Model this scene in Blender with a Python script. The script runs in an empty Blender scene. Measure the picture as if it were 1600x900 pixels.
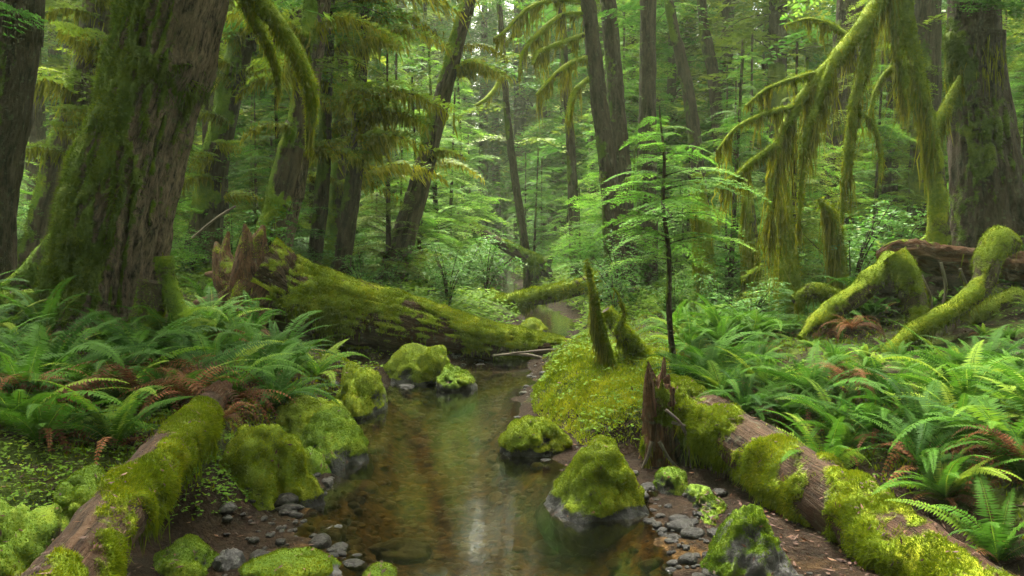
import bpy, bmesh, math, random
import numpy as np
from mathutils import Vector

C = bpy.context.scene
COL = C.collection
R = np.random.default_rng(11)
D2R = math.pi / 180
CAMZ = 1.5
FPX = 1250.0
PITCH = math.atan(80 / FPX)

# ------------------------------------------------------------------ numeric helpers
def _hash(i, j, k):
    h = (i.astype(np.uint32) * np.uint32(374761393) + j.astype(np.uint32) * np.uint32(668265263)
         + k.astype(np.uint32) * np.uint32(2147483647))
    h = (h ^ (h >> np.uint32(13))) * np.uint32(1274126177)
    h = (h ^ (h >> np.uint32(15))) * np.uint32(2246822519)
    return ((h ^ (h >> np.uint32(16))) & np.uint32(0xffffff)).astype(np.float64) / 0xffffff

def vnoise(P):
    P = np.asarray(P, float)
    f = np.floor(P); t = P - f; t = t * t * (3 - 2 * t)
    i = f.astype(np.int64) & 0xffffffff
    r = 0
    for dx in (0, 1):
        wx = t[..., 0] if dx else 1 - t[..., 0]
        for dy in (0, 1):
            wy = t[..., 1] if dy else 1 - t[..., 1]
            for dz in (0, 1):
                wz = t[..., 2] if dz else 1 - t[..., 2]
                r = r + wx * wy * wz * _hash(i[..., 0] + dx & 0xffffffff, i[..., 1] + dy & 0xffffffff, i[..., 2] + dz & 0xffffffff)
    return r * 2 - 1

def fbm(P, octv=4, gain=.5):
    P = np.asarray(P, float); a = 1.0; s = 0; tot = 0
    for o in range(octv):
        s = s + a * vnoise(P * (2.03 ** o) + 17.3 * o); tot += a; a *= gain
    return s / tot * 1.5

def sstep(a, b, x):
    t = np.clip((x - a) / (b - a), 0, 1); return t * t * (3 - 2 * t)

def nrm(a):
    return a / np.maximum(np.linalg.norm(a, axis=-1, keepdims=True), 1e-9)

def pw(px, py, Y):
    """point of the place that lies Y metres ahead, given a direction"""
    u = (450 - py) / FPX; c, s = math.cos(PITCH), math.sin(PITCH)
    dy = c + s * u; dz = -s + c * u; t = Y / dy
    return np.array([(px - 800) / FPX * t, Y, CAMZ + dz * t])

def curve(pts, n):
    """Catmull-Rom through rows of pts, n samples"""
    p = np.asarray(pts, float)
    if len(p) == 2:
        t = np.linspace(0, 1, n)[:, None]; return p[0] * (1 - t) + p[1] * t
    q = np.vstack([2 * p[0] - p[1], p, 2 * p[-1] - p[-2]])
    seg = np.linalg.norm(np.diff(p[:, :3], axis=0), axis=1); L = np.concatenate([[0], np.cumsum(seg)])
    u = np.linspace(0, L[-1], n); k = np.clip(np.searchsorted(L, u, side='right') - 1, 0, len(p) - 2)
    t = ((u - L[k]) / seg[k])[:, None]
    a, b, c, d = q[k], q[k + 1], q[k + 2], q[k + 3]
    return .5 * (2 * b + (c - a) * t + (2 * a - 5 * b + 4 * c - d) * t ** 2 + (3 * b - a - 3 * c + d) * t ** 3)

# ------------------------------------------------------------------ mesh builder
class MB:
    def __init__(s): s.V = []; s.F = []; s.M = []; s.var = []; s.tc = []; s.moss = []; s.n = 0; s.S = []
    def add(s, V, F, mat=0, var=None, tc=None, moss=None, smooth=False):
        V = np.asarray(V, float).reshape(-1, 3); F = np.asarray(F, np.int64); n = len(V)
        if n == 0 or len(F) == 0: return
        s.V.append(V); s.F.append(F + s.n)
        s.M.append(np.full(len(F), mat) if np.isscalar(mat) else np.asarray(mat))
        s.var.append(np.full(n, .5) if var is None else np.broadcast_to(var, (n,)))
        s.tc.append(V if tc is None else np.asarray(tc).reshape(-1, 3))
        s.moss.append(np.zeros(n) if moss is None else np.broadcast_to(moss, (n,)))
        s.S.append(np.full(len(F), smooth)); s.n += n
    def mesh(s, name, mats, off=(0, 0, 0)):
        me = bpy.data.meshes.new(name)
        V = np.concatenate(s.V) - np.asarray(off, float)
        loops = np.concatenate([f.ravel() for f in s.F])
        tot = np.concatenate([np.full(len(f), f.shape[1]) for f in s.F])
        me.vertices.add(len(V)); me.loops.add(len(loops)); me.polygons.add(len(tot))
        me.vertices.foreach_set('co', V.astype(np.float32).ravel())
        me.loops.foreach_set('vertex_index', loops.astype(np.int32))
        me.polygons.foreach_set('loop_start', np.concatenate([[0], np.cumsum(tot)[:-1]]).astype(np.int32))
        me.polygons.foreach_set('material_index', np.concatenate(s.M).astype(np.int32))
        me.polygons.foreach_set('use_smooth', np.concatenate(s.S))
        for m in mats: me.materials.append(m)
        a = me.attributes.new('var', 'FLOAT', 'POINT'); a.data.foreach_set('value', np.concatenate(s.var).astype(np.float32))
        a = me.attributes.new('moss', 'FLOAT', 'POINT'); a.data.foreach_set('value', np.concatenate(s.moss).astype(np.float32))
        a = me.attributes.new('tc', 'FLOAT_VECTOR', 'POINT'); a.data.foreach_set('vector', np.concatenate(s.tc).astype(np.float32).ravel())
        me.update(calc_edges=True)
        return me
    def build(s, name, mats, parent=None, off=None):
        if off is None: off = parent.location[:] if parent is not None else (0, 0, 0)
        o = bpy.data.objects.new(name, s.mesh(name, mats, off)); COL.objects.link(o)
        if parent is not None: o.parent = parent
        else: o.location = off
        return o

def tag(o, label=None, cat=None, group=None, kind=None):
    for k, v in (('label', label), ('category', cat), ('group', group), ('kind', kind)):
        if v: o[k] = v
    return o

def thing(name, loc, label, cat, group=None):
    o = bpy.data.objects.new(name, None); o.empty_display_size = .1; COL.objects.link(o)
    o.location = [float(v) for v in loc]
    return tag(o, label, cat, group)

def copy_tree(o, parent=None):
    c = o.copy(); COL.objects.link(c)
    if parent is not None: c.parent = parent
    for ch in list(KIDS.get(o.name, ())): copy_tree(ch, c)
    return c
KIDS = {}
def kid(p, o): KIDS.setdefault(p.name, []).append(o); return o

# ------------------------------------------------------------------ materials
class NT:
    def __init__(s, name):
        s.m = bpy.data.materials.new(name); s.m.use_nodes = True
        s.t = s.m.node_tree; s.t.nodes.clear()
    def n(s, typ, **kw):
        x = s.t.nodes.new(typ)
        for k, v in kw.items():
            if k.startswith('i_'):
                key = k[2:]; key = int(key) if key.isdigit() else key.replace('_', ' ')
                if hasattr(v, 'is_output'): s.t.links.new(v, x.inputs[key])
                else: x.inputs[key].default_value = v
            else: setattr(x, k, v)
        return x
    def attr(s, name, out='Fac'): return s.n('ShaderNodeAttribute', attribute_name=name).outputs[out]
    def noise(s, vec, scale, detail=4, rough=.55, dist=0):
        return s.n('ShaderNodeTexNoise', i_Vector=vec, i_Scale=scale, i_Detail=detail, i_Roughness=rough, i_Distortion=dist).outputs['Fac']
    def math(s, op, a, b=0.0, clamp=False): return s.n('ShaderNodeMath', operation=op, use_clamp=clamp, i_0=a, i_1=b).outputs[0]
    def ramp(s, fac, stops):
        r = s.n('ShaderNodeValToRGB', i_0=fac); e = r.color_ramp.elements
        while len(e) < len(stops): e.new(.5)
        for q, (p, c) in zip(e, stops): q.position = p; q.color = (*c, 1)
        return r.outputs[0]
    def mix(s, f, a, b):
        x = s.n('ShaderNodeMix', data_type='RGBA', i_0=f)
        for k, v in ((6, a), (7, b)):
            if hasattr(v, 'is_output'): s.t.links.new(v, x.inputs[k])
            else: x.inputs[k].default_value = (*v, 1)
        return x.outputs[2]
    def mapped(s, vec, scale): return s.n('ShaderNodeMapping', i_Vector=vec, i_Scale=scale).outputs[0]
    def coord(s): return s.n('ShaderNodeTexCoord').outputs['Object']
    def bump(s, h, strength, dist): return s.n('ShaderNodeBump', i_Height=h, i_Strength=strength, i_Distance=dist).outputs[0]
    def out(s, sh): s.n('ShaderNodeOutputMaterial', i_Surface=sh); return s.m

def leaf_mat(name, a, b, c=None, trans=.4, rough=.5, spec=.3, rnd=.2):
    t = NT(name)
    f = t.attr('var'); r = t.n('ShaderNodeObjectInfo').outputs['Random']
    f2 = t.math('ADD', f, t.math('MULTIPLY', t.math('SUBTRACT', r, .5), rnd), True)
    col = t.ramp(f2, [(0, a), (.75, b), (1, c or b)])
    p = t.n('ShaderNodeBsdfPrincipled', i_Base_Color=col, i_Roughness=rough)
    p.inputs['Specular IOR Level'].default_value = spec * .5
    tr = t.n('ShaderNodeBsdfTranslucent', i_Color=col)
    m = t.n('ShaderNodeMixShader', i_0=trans, i_1=p.outputs[0], i_2=tr.outputs[0])
    return t.out(m.outputs[0])

def moss_color(t, vec, a, b, c):
    n1 = t.noise(vec, 3.5, 4); n2 = t.noise(vec, 38, 3)
    f = t.math('ADD', t.math('MULTIPLY', n1, .75), t.math('MULTIPLY', n2, .35))
    return t.ramp(f, [(.3, a), (.55, b), (.78, c)])

MOSS = dict(yellow=((.045, .065, .005), (.11, .158, .006), (.26, .272, .010)),
            green=((.028, .055, .006), (.085, .145, .009), (.19, .23, .012)),
            dark=((.018, .034, .004), (.052, .085, .006), (.12, .15, .009)))

def fuzz_mat(name, cols):
    t = NT(name); f = t.attr('var'); v = t.coord()
    n1 = t.noise(v, 4.0, 3)
    f2 = t.math('ADD', t.math('MULTIPLY', f, .55), t.math('MULTIPLY', n1, .6))
    col = t.ramp(f2, [(.2, cols[0]), (.55, cols[1]), (.9, cols[2])])
    p = t.n('ShaderNodeBsdfDiffuse', i_Color=col, i_Roughness=.6)
    tr = t.n('ShaderNodeBsdfTranslucent', i_Color=col)
    return t.out(t.n('ShaderNodeMixShader', i_0=.35, i_1=p.outputs[0], i_2=tr.outputs[0]).outputs[0])

def bark_mat(name, dark, light, cols, red=None, stretch=7, scale=9):
    """bark or bare wood whose 'moss' attribute says where moss has grown over it"""
    t = NT(name); tc = t.attr('tc', 'Vector')
    st = t.mapped(tc, (1, 1, 1 / stretch))
    b1 = t.noise(st, scale, 6, .65, .6); b2 = t.noise(st, scale * 4, 4, .6)
    big = t.noise(tc, 1.3, 3)
    f = t.math('ADD', t.math('MULTIPLY', b1, .8), t.math('MULTIPLY', b2, .35))
    mid = tuple((x + y) / 2 for x, y in zip(dark, light))
    bark = t.ramp(f, [(.46, dark), (.56, mid), (.70, light)])
    if red: bark = t.mix(t.ramp(big, [(.42, (0, 0, 0)), (.62, (1, 1, 1))]), bark, t.ramp(f, [(.4, tuple(.35 * x for x in red)), (.75, red)]))
    lich = t.ramp(t.noise(tc, 16, 4), [(.60, (0, 0, 0)), (.68, (.5, .5, .5))])
    bark = t.mix(lich, bark, (.075, .085, .05))
    moss = moss_color(t, tc, *cols)
    mn = t.noise(tc, 9, 5, .7)
    k = t.math('ADD', t.attr('moss'), t.math('MULTIPLY', t.math('SUBTRACT', mn, .5), .9))
    k = t.ramp(k, [(.44, (0, 0, 0)), (.56, (1, 1, 1))])
    col = t.mix(k, bark, moss)
    h = t.mix(k, t.n('ShaderNodeCombineColor', i_0=f, i_1=f, i_2=f).outputs[0], (.9, .9, .9))
    h2 = t.math('ADD', h, t.math('MULTIPLY', t.noise(tc, 60, 4, .7), .35))
    p = t.n('ShaderNodeBsdfPrincipled', i_Base_Color=col, i_Roughness=.82, i_Normal=t.bump(h2, 1.0, .05))
    p.inputs['Specular IOR Level'].default_value = .10
    return t.out(p.outputs[0])

def rock_mat(name, cols, dark=(.012, .012, .012), light=(.11, .105, .10)):
    t = NT(name); v = t.coord()
    n = t.noise(v, 7, 7, .65); n2 = t.noise(v, 45, 4, .6)
    f = t.math('ADD', t.math('MULTIPLY', n, .8), t.math('MULTIPLY', n2, .3))
    rock = t.ramp(f, [(.42, dark), (.58, tuple((x + y) * .4 for x, y in zip(dark, light))), (.75, light)])
    moss = moss_color(t, v, *cols)
    k = t.math('ADD', t.attr('moss'), t.math('MULTIPLY', t.math('SUBTRACT', t.noise(v, 12, 5, .7), .5), .9))
    k = t.ramp(k, [(.44, (0, 0, 0)), (.56, (1, 1, 1))])
    col = t.mix(k, rock, moss)
    p = t.n('ShaderNodeBsdfPrincipled', i_Base_Color=col, i_Normal=t.bump(t.noise(v, 55, 5, .7), .8, .02))
    t.t.links.new(t.ramp(k, [(0, (.33, .33, .33)), (1, (.95, .95, .95))]), p.inputs['Roughness'])
    p.inputs['Specular IOR Level'].default_value = .22
    return t.out(p.outputs[0])

M = {}
M['bark_grey'] = bark_mat('bark_grey_brown', (.010, .007, .005), (.17, .12, .09), MOSS['dark'], None, 4, 26)
M['bark_dark'] = bark_mat('bark_dark', (.008, .006, .004), (.055, .038, .026), MOSS['dark'], None, 5, 18)
M['bark_mossy'] = bark_mat('bark_mossy', (.012, .009, .006), (.075, .055, .035), MOSS['green'], None, 6, 10)
M['limb'] = bark_mat('limb_mossy', (.012, .009, .006), (.07, .05, .03), MOSS['yellow'], None, 6, 10)
M['log'] = bark_mat('log_wood', (.010, .006, .004), (.072, .042, .024), MOSS['yellow'], (.060, .027, .014), 16, 30)
M['deadwood'] = bark_mat('rotten_wood', (.012, .006, .004), (.12, .06, .03), MOSS['yellow'], (.09, .038, .016), 12, 34)
M['rock'] = rock_mat('mossy_rock', MOSS['green'], (.005, .005, .005), (.034, .033, .032))
M['rock_yellow'] = rock_mat('yellow_mossy_rock', MOSS['yellow'], (.005, .005, .005), (.034, .033, .032))
M['rock_grey'] = rock_mat('grey_rock', MOSS['green'], (.018, .018, .018), (.12, .115, .115))
M['fuzz_y'] = fuzz_mat('moss_yellow', MOSS['yellow'])
M['fuzz_g'] = fuzz_mat('moss_green', MOSS['green'])
M['fuzz_d'] = fuzz_mat('moss_dark', MOSS['dark'])
M['hang'] = fuzz_mat('moss_hanging', ((.032, .036, .004), (.115, .122, .008), (.26, .245, .016)))
M['hang_d'] = fuzz_mat('moss_hanging_dull', ((.05, .058, .006), (.14, .15, .010), (.25, .24, .018)))
M['fern'] = leaf_mat('fern_frond', (.012, .042, .004), (.044, .115, .007), (.13, .19, .014), .38, .65, .10, .6)
M['fern_dead'] = leaf_mat('fern_dead', (.03, .012, .006), (.12, .048, .018), (.20, .095, .04), .25, .7, .1)
M['hemlock'] = leaf_mat('hemlock_needles', (.020, .070, .010), (.065, .17, .018), (.15, .25, .03), .45, .55, .15)
M['hemlock_y'] = leaf_mat('hemlock_needles_yellowish', (.045, .075, .008), (.12, .185, .014), (.20, .25, .022), .45, .55, .15)
M['hemlock_b'] = leaf_mat('hemlock_needles_fresh', (.04, .12, .012), (.11, .25, .022), (.22, .34, .04), .5, .55, .15)
M['maple'] = leaf_mat('bright_leaves', (.03, .10, .015), (.09, .22, .025), (.22, .27, .03), .45, .5, .3)
M['clover'] = leaf_mat('ground_cover_leaf', (.04, .105, .006), (.11, .19, .010), (.21, .25, .012), .4, .6, .12)
M['litter'] = leaf_mat('leaf_litter', (.02, .008, .005), (.065, .028, .015), (.12, .058, .026), .1, .6, .3)
M['soil'] = bark_mat('hollow_shade_soil', (.004, .003, .002), (.05, .026, .016), MOSS['dark'], None, 1, 14)  # near-black brown carrying the shade of the hollow behind the roots
M['twig'] = bark_mat('twig_bark', (.012, .008, .005), (.06, .042, .028), MOSS['green'], None, 6, 12)
M['stick'] = bark_mat('bare_stick', (.05, .04, .03), (.22, .18, .14), MOSS['green'], None, 8, 14)

# ------------------------------------------------------------------ terrain
_yc = np.array([-4, 2, 3.3, 3.7, 4.0, 4.3, 5.1, 5.7, 6.5, 7.5, 8.1, 8.5, 9.2, 10, 11.5, 13.4, 16, 22, 30, 45, 130])
_xl = np.array([-1.1, -1.05, -.86, -.85, -1.05, -1.2, -1.27, -1.3, -1.36, -1.3, -.95, -.55, -.4, -.35, 0, .33, .1, -.7, -.8, -.3, -.3])
_xr = np.array([.9, .9, .88, .85, .84, .74, .4, .34, .06, .05, .12, .16, .2, .34, .78, 1.18, 1.0, .3, 0, .3, .3])
def xc(y): return np.interp(y, _yc, (_xl + _xr) / 2)
def hw(y): return np.interp(y, _yc, (_xr - _xl) / 2)
def logx(y): return np.interp(y, [2.0, 2.6, 3.15, 3.65, 4.2, 4.75, 5.3], [2.0, 1.9, 1.82, 1.72, 1.55, 1.4, 1.15])

def ground_h(x, y, fine=True):
    x = np.asarray(x, float); y = np.asarray(y, float)
    P = np.stack([x, y, np.zeros_like(x)], -1)
    wob = .16 * fbm(P * 1.3, 3) * sstep(0, 2, y)
    s = x - xc(y); right = s > 0
    near = sstep(5.5, 4.9, y)
    shelf = np.where(right, np.maximum(logx(y) - .02 - xc(y) - hw(y), 0), np.clip(-.0 + sstep(4.1, 3.6, y) * .45, 0, 1)) * np.where(right, near, 1)
    d0 = np.abs(s) - hw(y) + wob * .6
    d = np.where(d0 > 0, np.maximum(d0 - shelf, np.minimum(d0, .04)), d0)
    # gravel shelf near the camera is low; banks rise sooner further up
    bank = np.where(right, .27, .26)
    z = -.26 + .27 * sstep(-.55, 0.02, d0) + .05 * np.clip(d0, 0, .8) + bank * sstep(.02, .65, d)
    sl = np.where(right, .105, .115)
    dd = np.maximum(d - .3, 0)
    sl = np.where(right, .065 + .06 * sstep(2.4, 4.6, dd), sl)
    z = z + sl * np.minimum(dd, 9) * sstep(0, 1.2, dd) + .30 * np.maximum(dd - 9, 0) * sstep(9, 16, dd)
    z = z + np.maximum(y - 55, 0) * .22
    # raised mossy point on the far side of the pool
    z = z + .14 * np.exp(-(((x - .55) / .55) ** 2 + ((y - 6.9) / 1.0) ** 2)) * sstep(-.05, .45, d)
    z = z - .16 * np.exp(-(((x + 2.2) / .7) ** 2 + ((y - 3.0) / .9) ** 2))
    z = z - .30 * np.exp(-(((x + 1.7) / 1.1) ** 2 + ((y - 8.75) / .7) ** 2))
    # mound under the great tree and under the big tree opposite
    z = z + .42 * np.exp(-(((x + 3.6) / 1.1) ** 2 + ((y - 7.2) / 1.1) ** 2))
    z = z + .30 * np.exp(-(((x - 5.3) / 1.3) ** 2 + ((y - 9.0) / 1.3) ** 2))
    if fine:
        z = z + (.10 * fbm(P * 1.1 + 5, 4) + .035 * fbm(P * 5 + 9, 3)) * sstep(-.1, .5, d) + .025 * fbm(P * 6, 3) * (d < .2)
    return z
def gh(x, y): return float(ground_h(np.array([x]), np.array([y]))[0])

def ground_mat():
    t = NT('forest_floor'); v = t.n('ShaderNodeTexCoord').outputs['Object']
    n = t.noise(v, 9, 7, .7); n2 = t.noise(v, 60, 4, .65)
    f = t.math('ADD', t.math('MULTIPLY', n, .7), t.math('MULTIPLY', n2, .4))
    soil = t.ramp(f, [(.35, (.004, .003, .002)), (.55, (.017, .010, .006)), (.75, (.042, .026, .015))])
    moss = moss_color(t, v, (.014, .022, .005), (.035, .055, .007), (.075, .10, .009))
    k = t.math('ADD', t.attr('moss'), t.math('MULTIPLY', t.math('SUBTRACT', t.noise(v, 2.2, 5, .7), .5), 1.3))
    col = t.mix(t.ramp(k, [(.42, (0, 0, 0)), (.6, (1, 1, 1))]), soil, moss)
    # the bed and the wet margin: brown gravel
    grav = t.ramp(t.noise(v, 16, 5, .6, .4), [(.36, (.010, .007, .003)), (.5, (.07, .038, .012)), (.62, (.15, .085, .03)), (.75, (.20, .14, .075))])
    col = t.mix(t.attr('var'), col, grav)
    p = t.n('ShaderNodeBsdfPrincipled', i_Base_Color=col, i_Roughness=.85, i_Normal=t.bump(f, 1.0, .08))
    p.inputs['Specular IOR Level'].default_value = .06
    return t.out(p.outputs[0])

def make_ground():
    def axis(lo, hi, n, mid, sharp):
        u = np.linspace(-1, 1, n); a = np.sinh(u * sharp) / math.sinh(sharp)
        return np.where(a < 0, mid + a * (mid - lo), mid + a * (hi - mid))
    xs = axis(-90, 90, 300, 0, 4.6)
    ys = np.concatenate([np.linspace(-6, 2, 20)[:-1], 2 + 140 * (np.sinh(np.linspace(0, 1, 330) * 4.2) / math.sinh(4.2))])
    X, Y = np.meshgrid(xs, ys, indexing='ij'); Z = ground_h(X, Y)
    nx, ny = X.shape; V = np.stack([X, Y, Z], -1).reshape(-1, 3)
    i = np.arange(nx * ny).reshape(nx, ny)
    F = np.stack([i[:-1, :-1], i[1:, :-1], i[1:, 1:], i[:-1, 1:]], -1).reshape(-1, 4)
    d = np.abs(X - xc(Y)) - hw(Y)
    wet = 1 - sstep(-.07, -.015, Z + .05 * fbm(np.stack([X, Y, Z], -1) * 3, 3) - .03 * (Y < 4.4))
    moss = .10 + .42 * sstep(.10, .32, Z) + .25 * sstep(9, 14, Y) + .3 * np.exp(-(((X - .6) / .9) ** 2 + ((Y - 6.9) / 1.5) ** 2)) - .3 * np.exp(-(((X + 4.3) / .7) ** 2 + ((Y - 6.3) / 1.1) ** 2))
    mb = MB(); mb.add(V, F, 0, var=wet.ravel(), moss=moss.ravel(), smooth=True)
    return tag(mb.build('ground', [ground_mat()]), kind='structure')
make_ground()

def make_water():
    t = NT('stream_water'); v = t.n('ShaderNodeTexCoord').outputs['Object']
    h = t.noise(t.mapped(v, (1, .55, 1)), 5, 3, .5, .6)
    h2 = t.noise(t.mapped(v, (1, .6, 1)), 22, 2, .5)
    hh = t.math('ADD', h, t.math('MULTIPLY', h2, .12))
    b = t.bump(hh, .10, .02)
    gl = t.n('ShaderNodeBsdfGlossy', i_Color=(1, 1, 1, 1), i_Roughness=.09, i_Normal=b)
    tr = t.n('ShaderNodeBsdfTransparent', i_Color=(.50, .44, .20, 1))
    fr = t.n('ShaderNodeFresnel', i_IOR=1.42, i_Normal=b)
    m = t.n('ShaderNodeMixShader', i_0=t.math('MULTIPLY', fr.outputs[0], 1.15, True), i_1=tr.outputs[0], i_2=gl.outputs[0])
    mat = t.out(m.outputs[0])
    ys = np.linspace(0.5, 42, 260); u = np.linspace(-1, 1, 24)
    Y, U = np.meshgrid(ys, u, indexing='ij'); X = xc(Y) + U * (hw(Y) + .45)
    V = np.stack([X, Y, np.zeros_like(X)], -1).reshape(-1, 3)
    i = np.arange(Y.size).reshape(Y.shape)
    F = np.stack([i[:-1, :-1], i[:-1, 1:], i[1:, 1:], i[1:, :-1]], -1).reshape(-1, 4)
    mb = MB(); mb.add(V, F, 0, smooth=True)
    return tag(mb.build('water', [mat]), kind='structure')
make_water()

# ------------------------------------------------------------------ shape generators
def vnormals(V, F):
    N = np.zeros_like(V)
    a, b, c = V[F[:, 0]], V[F[:, 1]], V[F[:, 2]]
    fn = np.cross(b - a, c - a)
    if F.shape[1] == 4: fn = fn + np.cross(c - a, V[F[:, 3]] - a)
    for k in range(F.shape[1]): np.add.at(N, F[:, k], fn)
    return nrm(N)

def tube(path, rad, segs=24, step=.05, ridge=.06, rfreq=9, lump=.12, lfreq=1.2, seed=0, jag=(0, 0), cap=True, ang=None):
    """a tapered limb along path (k,3) with radii rad; returns V, F, tc, N"""
    p = np.column_stack([np.asarray(path, float), np.asarray(rad, float)])
    L = np.linalg.norm(np.diff(p[:, :3], axis=0), axis=1).sum()
    n = max(4, int(L / step)); q = curve(p, n); c = q[:, :3]; r = np.maximum(q[:, 3], .002)
    T = nrm(np.gradient(c, axis=0)); m = np.abs(T.mean(0)); ref = np.zeros(3); ref[int(np.argmin(m))] = 1
    if m[2] > .75: ref = np.array([0, 1., 0])
    elif m[2] < .5: ref = np.array([0, 0, 1.])
    B1 = nrm(np.cross(T, ref)); B2 = nrm(np.cross(B1, T))
    s = np.concatenate([[0], np.cumsum(np.linalg.norm(np.diff(c, axis=0), axis=1))])
    th = np.linspace(0, 2 * math.pi, segs, endpoint=False)
    ct, sn = np.cos(th), np.sin(th)
    R0 = np.mean(r)
    A = np.stack(np.broadcast_arrays(ct[None] * r[:, None], sn[None] * r[:, None], s[:, None]), -1)
    U = A / max(R0, .02)
    dsp = lump * fbm(U * lfreq * np.array([1, 1, .6]) + seed * 7.1, 3)
    if ridge: dsp = dsp + ridge * (1 - np.abs(fbm(A * np.array([1, 1, .14]) * rfreq + seed * 3.7, 4)) * 2)
    rr = r[:, None] * (1 + dsp)
    if ang is not None: rr = rr * ang(th[None], s[:, None] / s[-1])
    V = c[:, None] + rr[..., None] * (ct[None, :, None] * B1[:, None] + sn[None, :, None] * B2[:, None])
    for e, w in ((0, jag[0]), (-1, jag[1])):
        if w:
            k = min(n - 2, 6); js = fbm(np.stack([ct * 2.2, sn * 2.2, np.full(segs, seed * 1.7 + e)], -1), 3) * w
            for a in range(k):
                f = (1 - a / k); idx = a if e == 0 else n - 1 - a
                V[idx] += (js * f)[:, None] * (-T[idx] if e == 0 else T[idx])
    i = np.arange(n * segs).reshape(n, segs); j = np.roll(i, -1, 1)
    F = np.stack([i[:-1], i[1:], j[1:], j[:-1]], -1).reshape(-1, 4)
    V = V.reshape(-1, 3); tc = A.reshape(-1, 3)
    if (vnormals(V, F).reshape(n, segs, 3) * (V.reshape(n, segs, 3) - c[:, None])).sum() < 0: F = F[:, ::-1]
    if cap:
        k = len(V); V = np.vstack([V, c[0] + T[0] * r[0] * .35, c[-1] - T[-1] * r[-1] * .35]); tc = np.vstack([tc, [0, 0, 0], [0, 0, s[-1]]])
        z = np.arange(segs); z2 = np.roll(z, -1); e = (n - 1) * segs
        F = np.vstack([F, np.stack([z2, z, np.full(segs, k), np.full(segs, k)], -1)[:, [0, 1, 2, 2]],
                       np.stack([e + z, e + z2, np.full(segs, k + 1), np.full(segs, k + 1)], -1)[:, [0, 1, 2, 2]]])
        # degenerate quads become triangles
        quads = F[:-2 * segs]; tris = F[-2 * segs:, :3]
        return V, quads, tc, vnormals(V, quads), tris
    return V, F, tc, vnormals(V, F), None

def diamonds(P, Dr, S, l, w, mid=.45, bend=0.0):
    """small leaves: base P, direction Dr, sideways S; length l, width w"""
    l = np.broadcast_to(l, (len(P),))[:, None]; w = np.broadcast_to(w, (len(P),))[:, None]
    m = P + Dr * l * mid
    N = np.cross(Dr, S)
    V = np.stack([P, m + S * w * .5 + N * bend * l, P + Dr * l, m - S * w * .5 + N * bend * l], 1).reshape(-1, 3)
    F = np.arange(len(V)).reshape(-1, 4)
    return V, F

def strands(P, L, w, rng, sway=.12, seg=3):
    n = len(P); t = np.linspace(0, 1, seg + 1)
    yaw = rng.uniform(0, math.pi, n); S = np.stack([np.cos(yaw), np.sin(yaw), 0 * yaw], -1)
    o = rng.normal(0, sway, (n, 3)) * np.array([1, 1, 0]); o2 = rng.normal(0, sway * .5, (n, 3)) * np.array([1, 1, 0])
    c = P[:, None] + (o[:, None] * t[None, :, None] + o2[:, None] * np.sin(t * 5)[None, :, None]) * L[:, None, None]
    c = c + np.stack([0 * t, 0 * t, -t], -1)[None] * L[:, None, None]
    ww = w[:, None] * np.array([.8, 1, .7, .08])[None, :seg + 1] if seg == 3 else w[:, None] * np.linspace(1, .1, seg + 1)[None]
    a = c - S[:, None] * ww[..., None] * .5; b = c + S[:, None] * ww[..., None] * .5
    V = np.stack([a, b], 2).reshape(-1, 3)
    base = np.arange(n)[:, None] * (2 * (seg + 1)) + 2 * np.arange(seg)[None]
    base = base.ravel(); F = np.stack([base, base + 1, base + 3, base + 2], -1)
    return V, F

def sample(V, F, w, n, rng):
    """n random points on mesh faces with vertex weights w; returns points, barycentric mix of vertex index"""
    if F.shape[1] == 4: F = np.vstack([F[:, [0, 1, 2]], F[:, [0, 2, 3]]])
    a, b, c = V[F[:, 0]], V[F[:, 1]], V[F[:, 2]]
    ar = np.linalg.norm(np.cross(b - a, c - a), axis=1) * np.clip(w[F].mean(1), 0, None)
    if ar.sum() <= 0: return np.zeros((0, 3)), np.zeros((0, 3), int), np.zeros((0, 3))
    k = rng.choice(len(F), n, p=ar / ar.sum())
    u = np.sqrt(rng.random(n)); v = rng.random(n); B = np.stack([1 - u, u * (1 - v), u * v], -1)
    return (V[F[k]] * B[..., None]).sum(1), F[k], B

def fuzz(V, F, N, w, n, length, width, rng, hang=.0, clump=9.0):
    """moss shoots standing on a surface; below, they hang"""
    P, f, B = sample(V, F, w, n, rng)
    if len(P) == 0: return P, np.zeros((0, 3), int), np.zeros(0)
    Nn = nrm((N[f] * B[..., None]).sum(1))
    cl = .55 + .9 * np.clip(vnoise(P * clump) * .5 + .5, 0, 1)
    under = np.clip(.35 - Nn[:, 2], 0, 1.2)
    Dr = Nn + rng.normal(0, .8, P.shape) + np.array([0, 0, .25]) * (1 - under)[:, None] - np.array([0, 0, 1.0]) * (under * (.6 + hang))[:, None]
    Dr = nrm(Dr); S = nrm(np.cross(Dr, rng.normal(0, 1, P.shape)))
    l = length * cl * rng.uniform(.5, 1.3, len(P)) * (1 + hang * 2.2 * under * rng.random(len(P)))
    ww = width * rng.uniform(.6, 1.2, len(P)); q = P - Nn * length * .15
    Vb = np.stack([q - S * ww[:, None] * .5, q + S * ww[:, None] * .5, q + Dr * l[:, None]], 1).reshape(-1, 3)
    var = np.repeat(np.clip(.45 + .30 * vnoise(P * clump * .6 + 4) + .25 * vnoise(P * 2.1 + 9) + rng.normal(0, .18, len(P)), 0, 1), 3)
    return Vb, np.arange(len(Vb)).reshape(-1, 3), var

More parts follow.
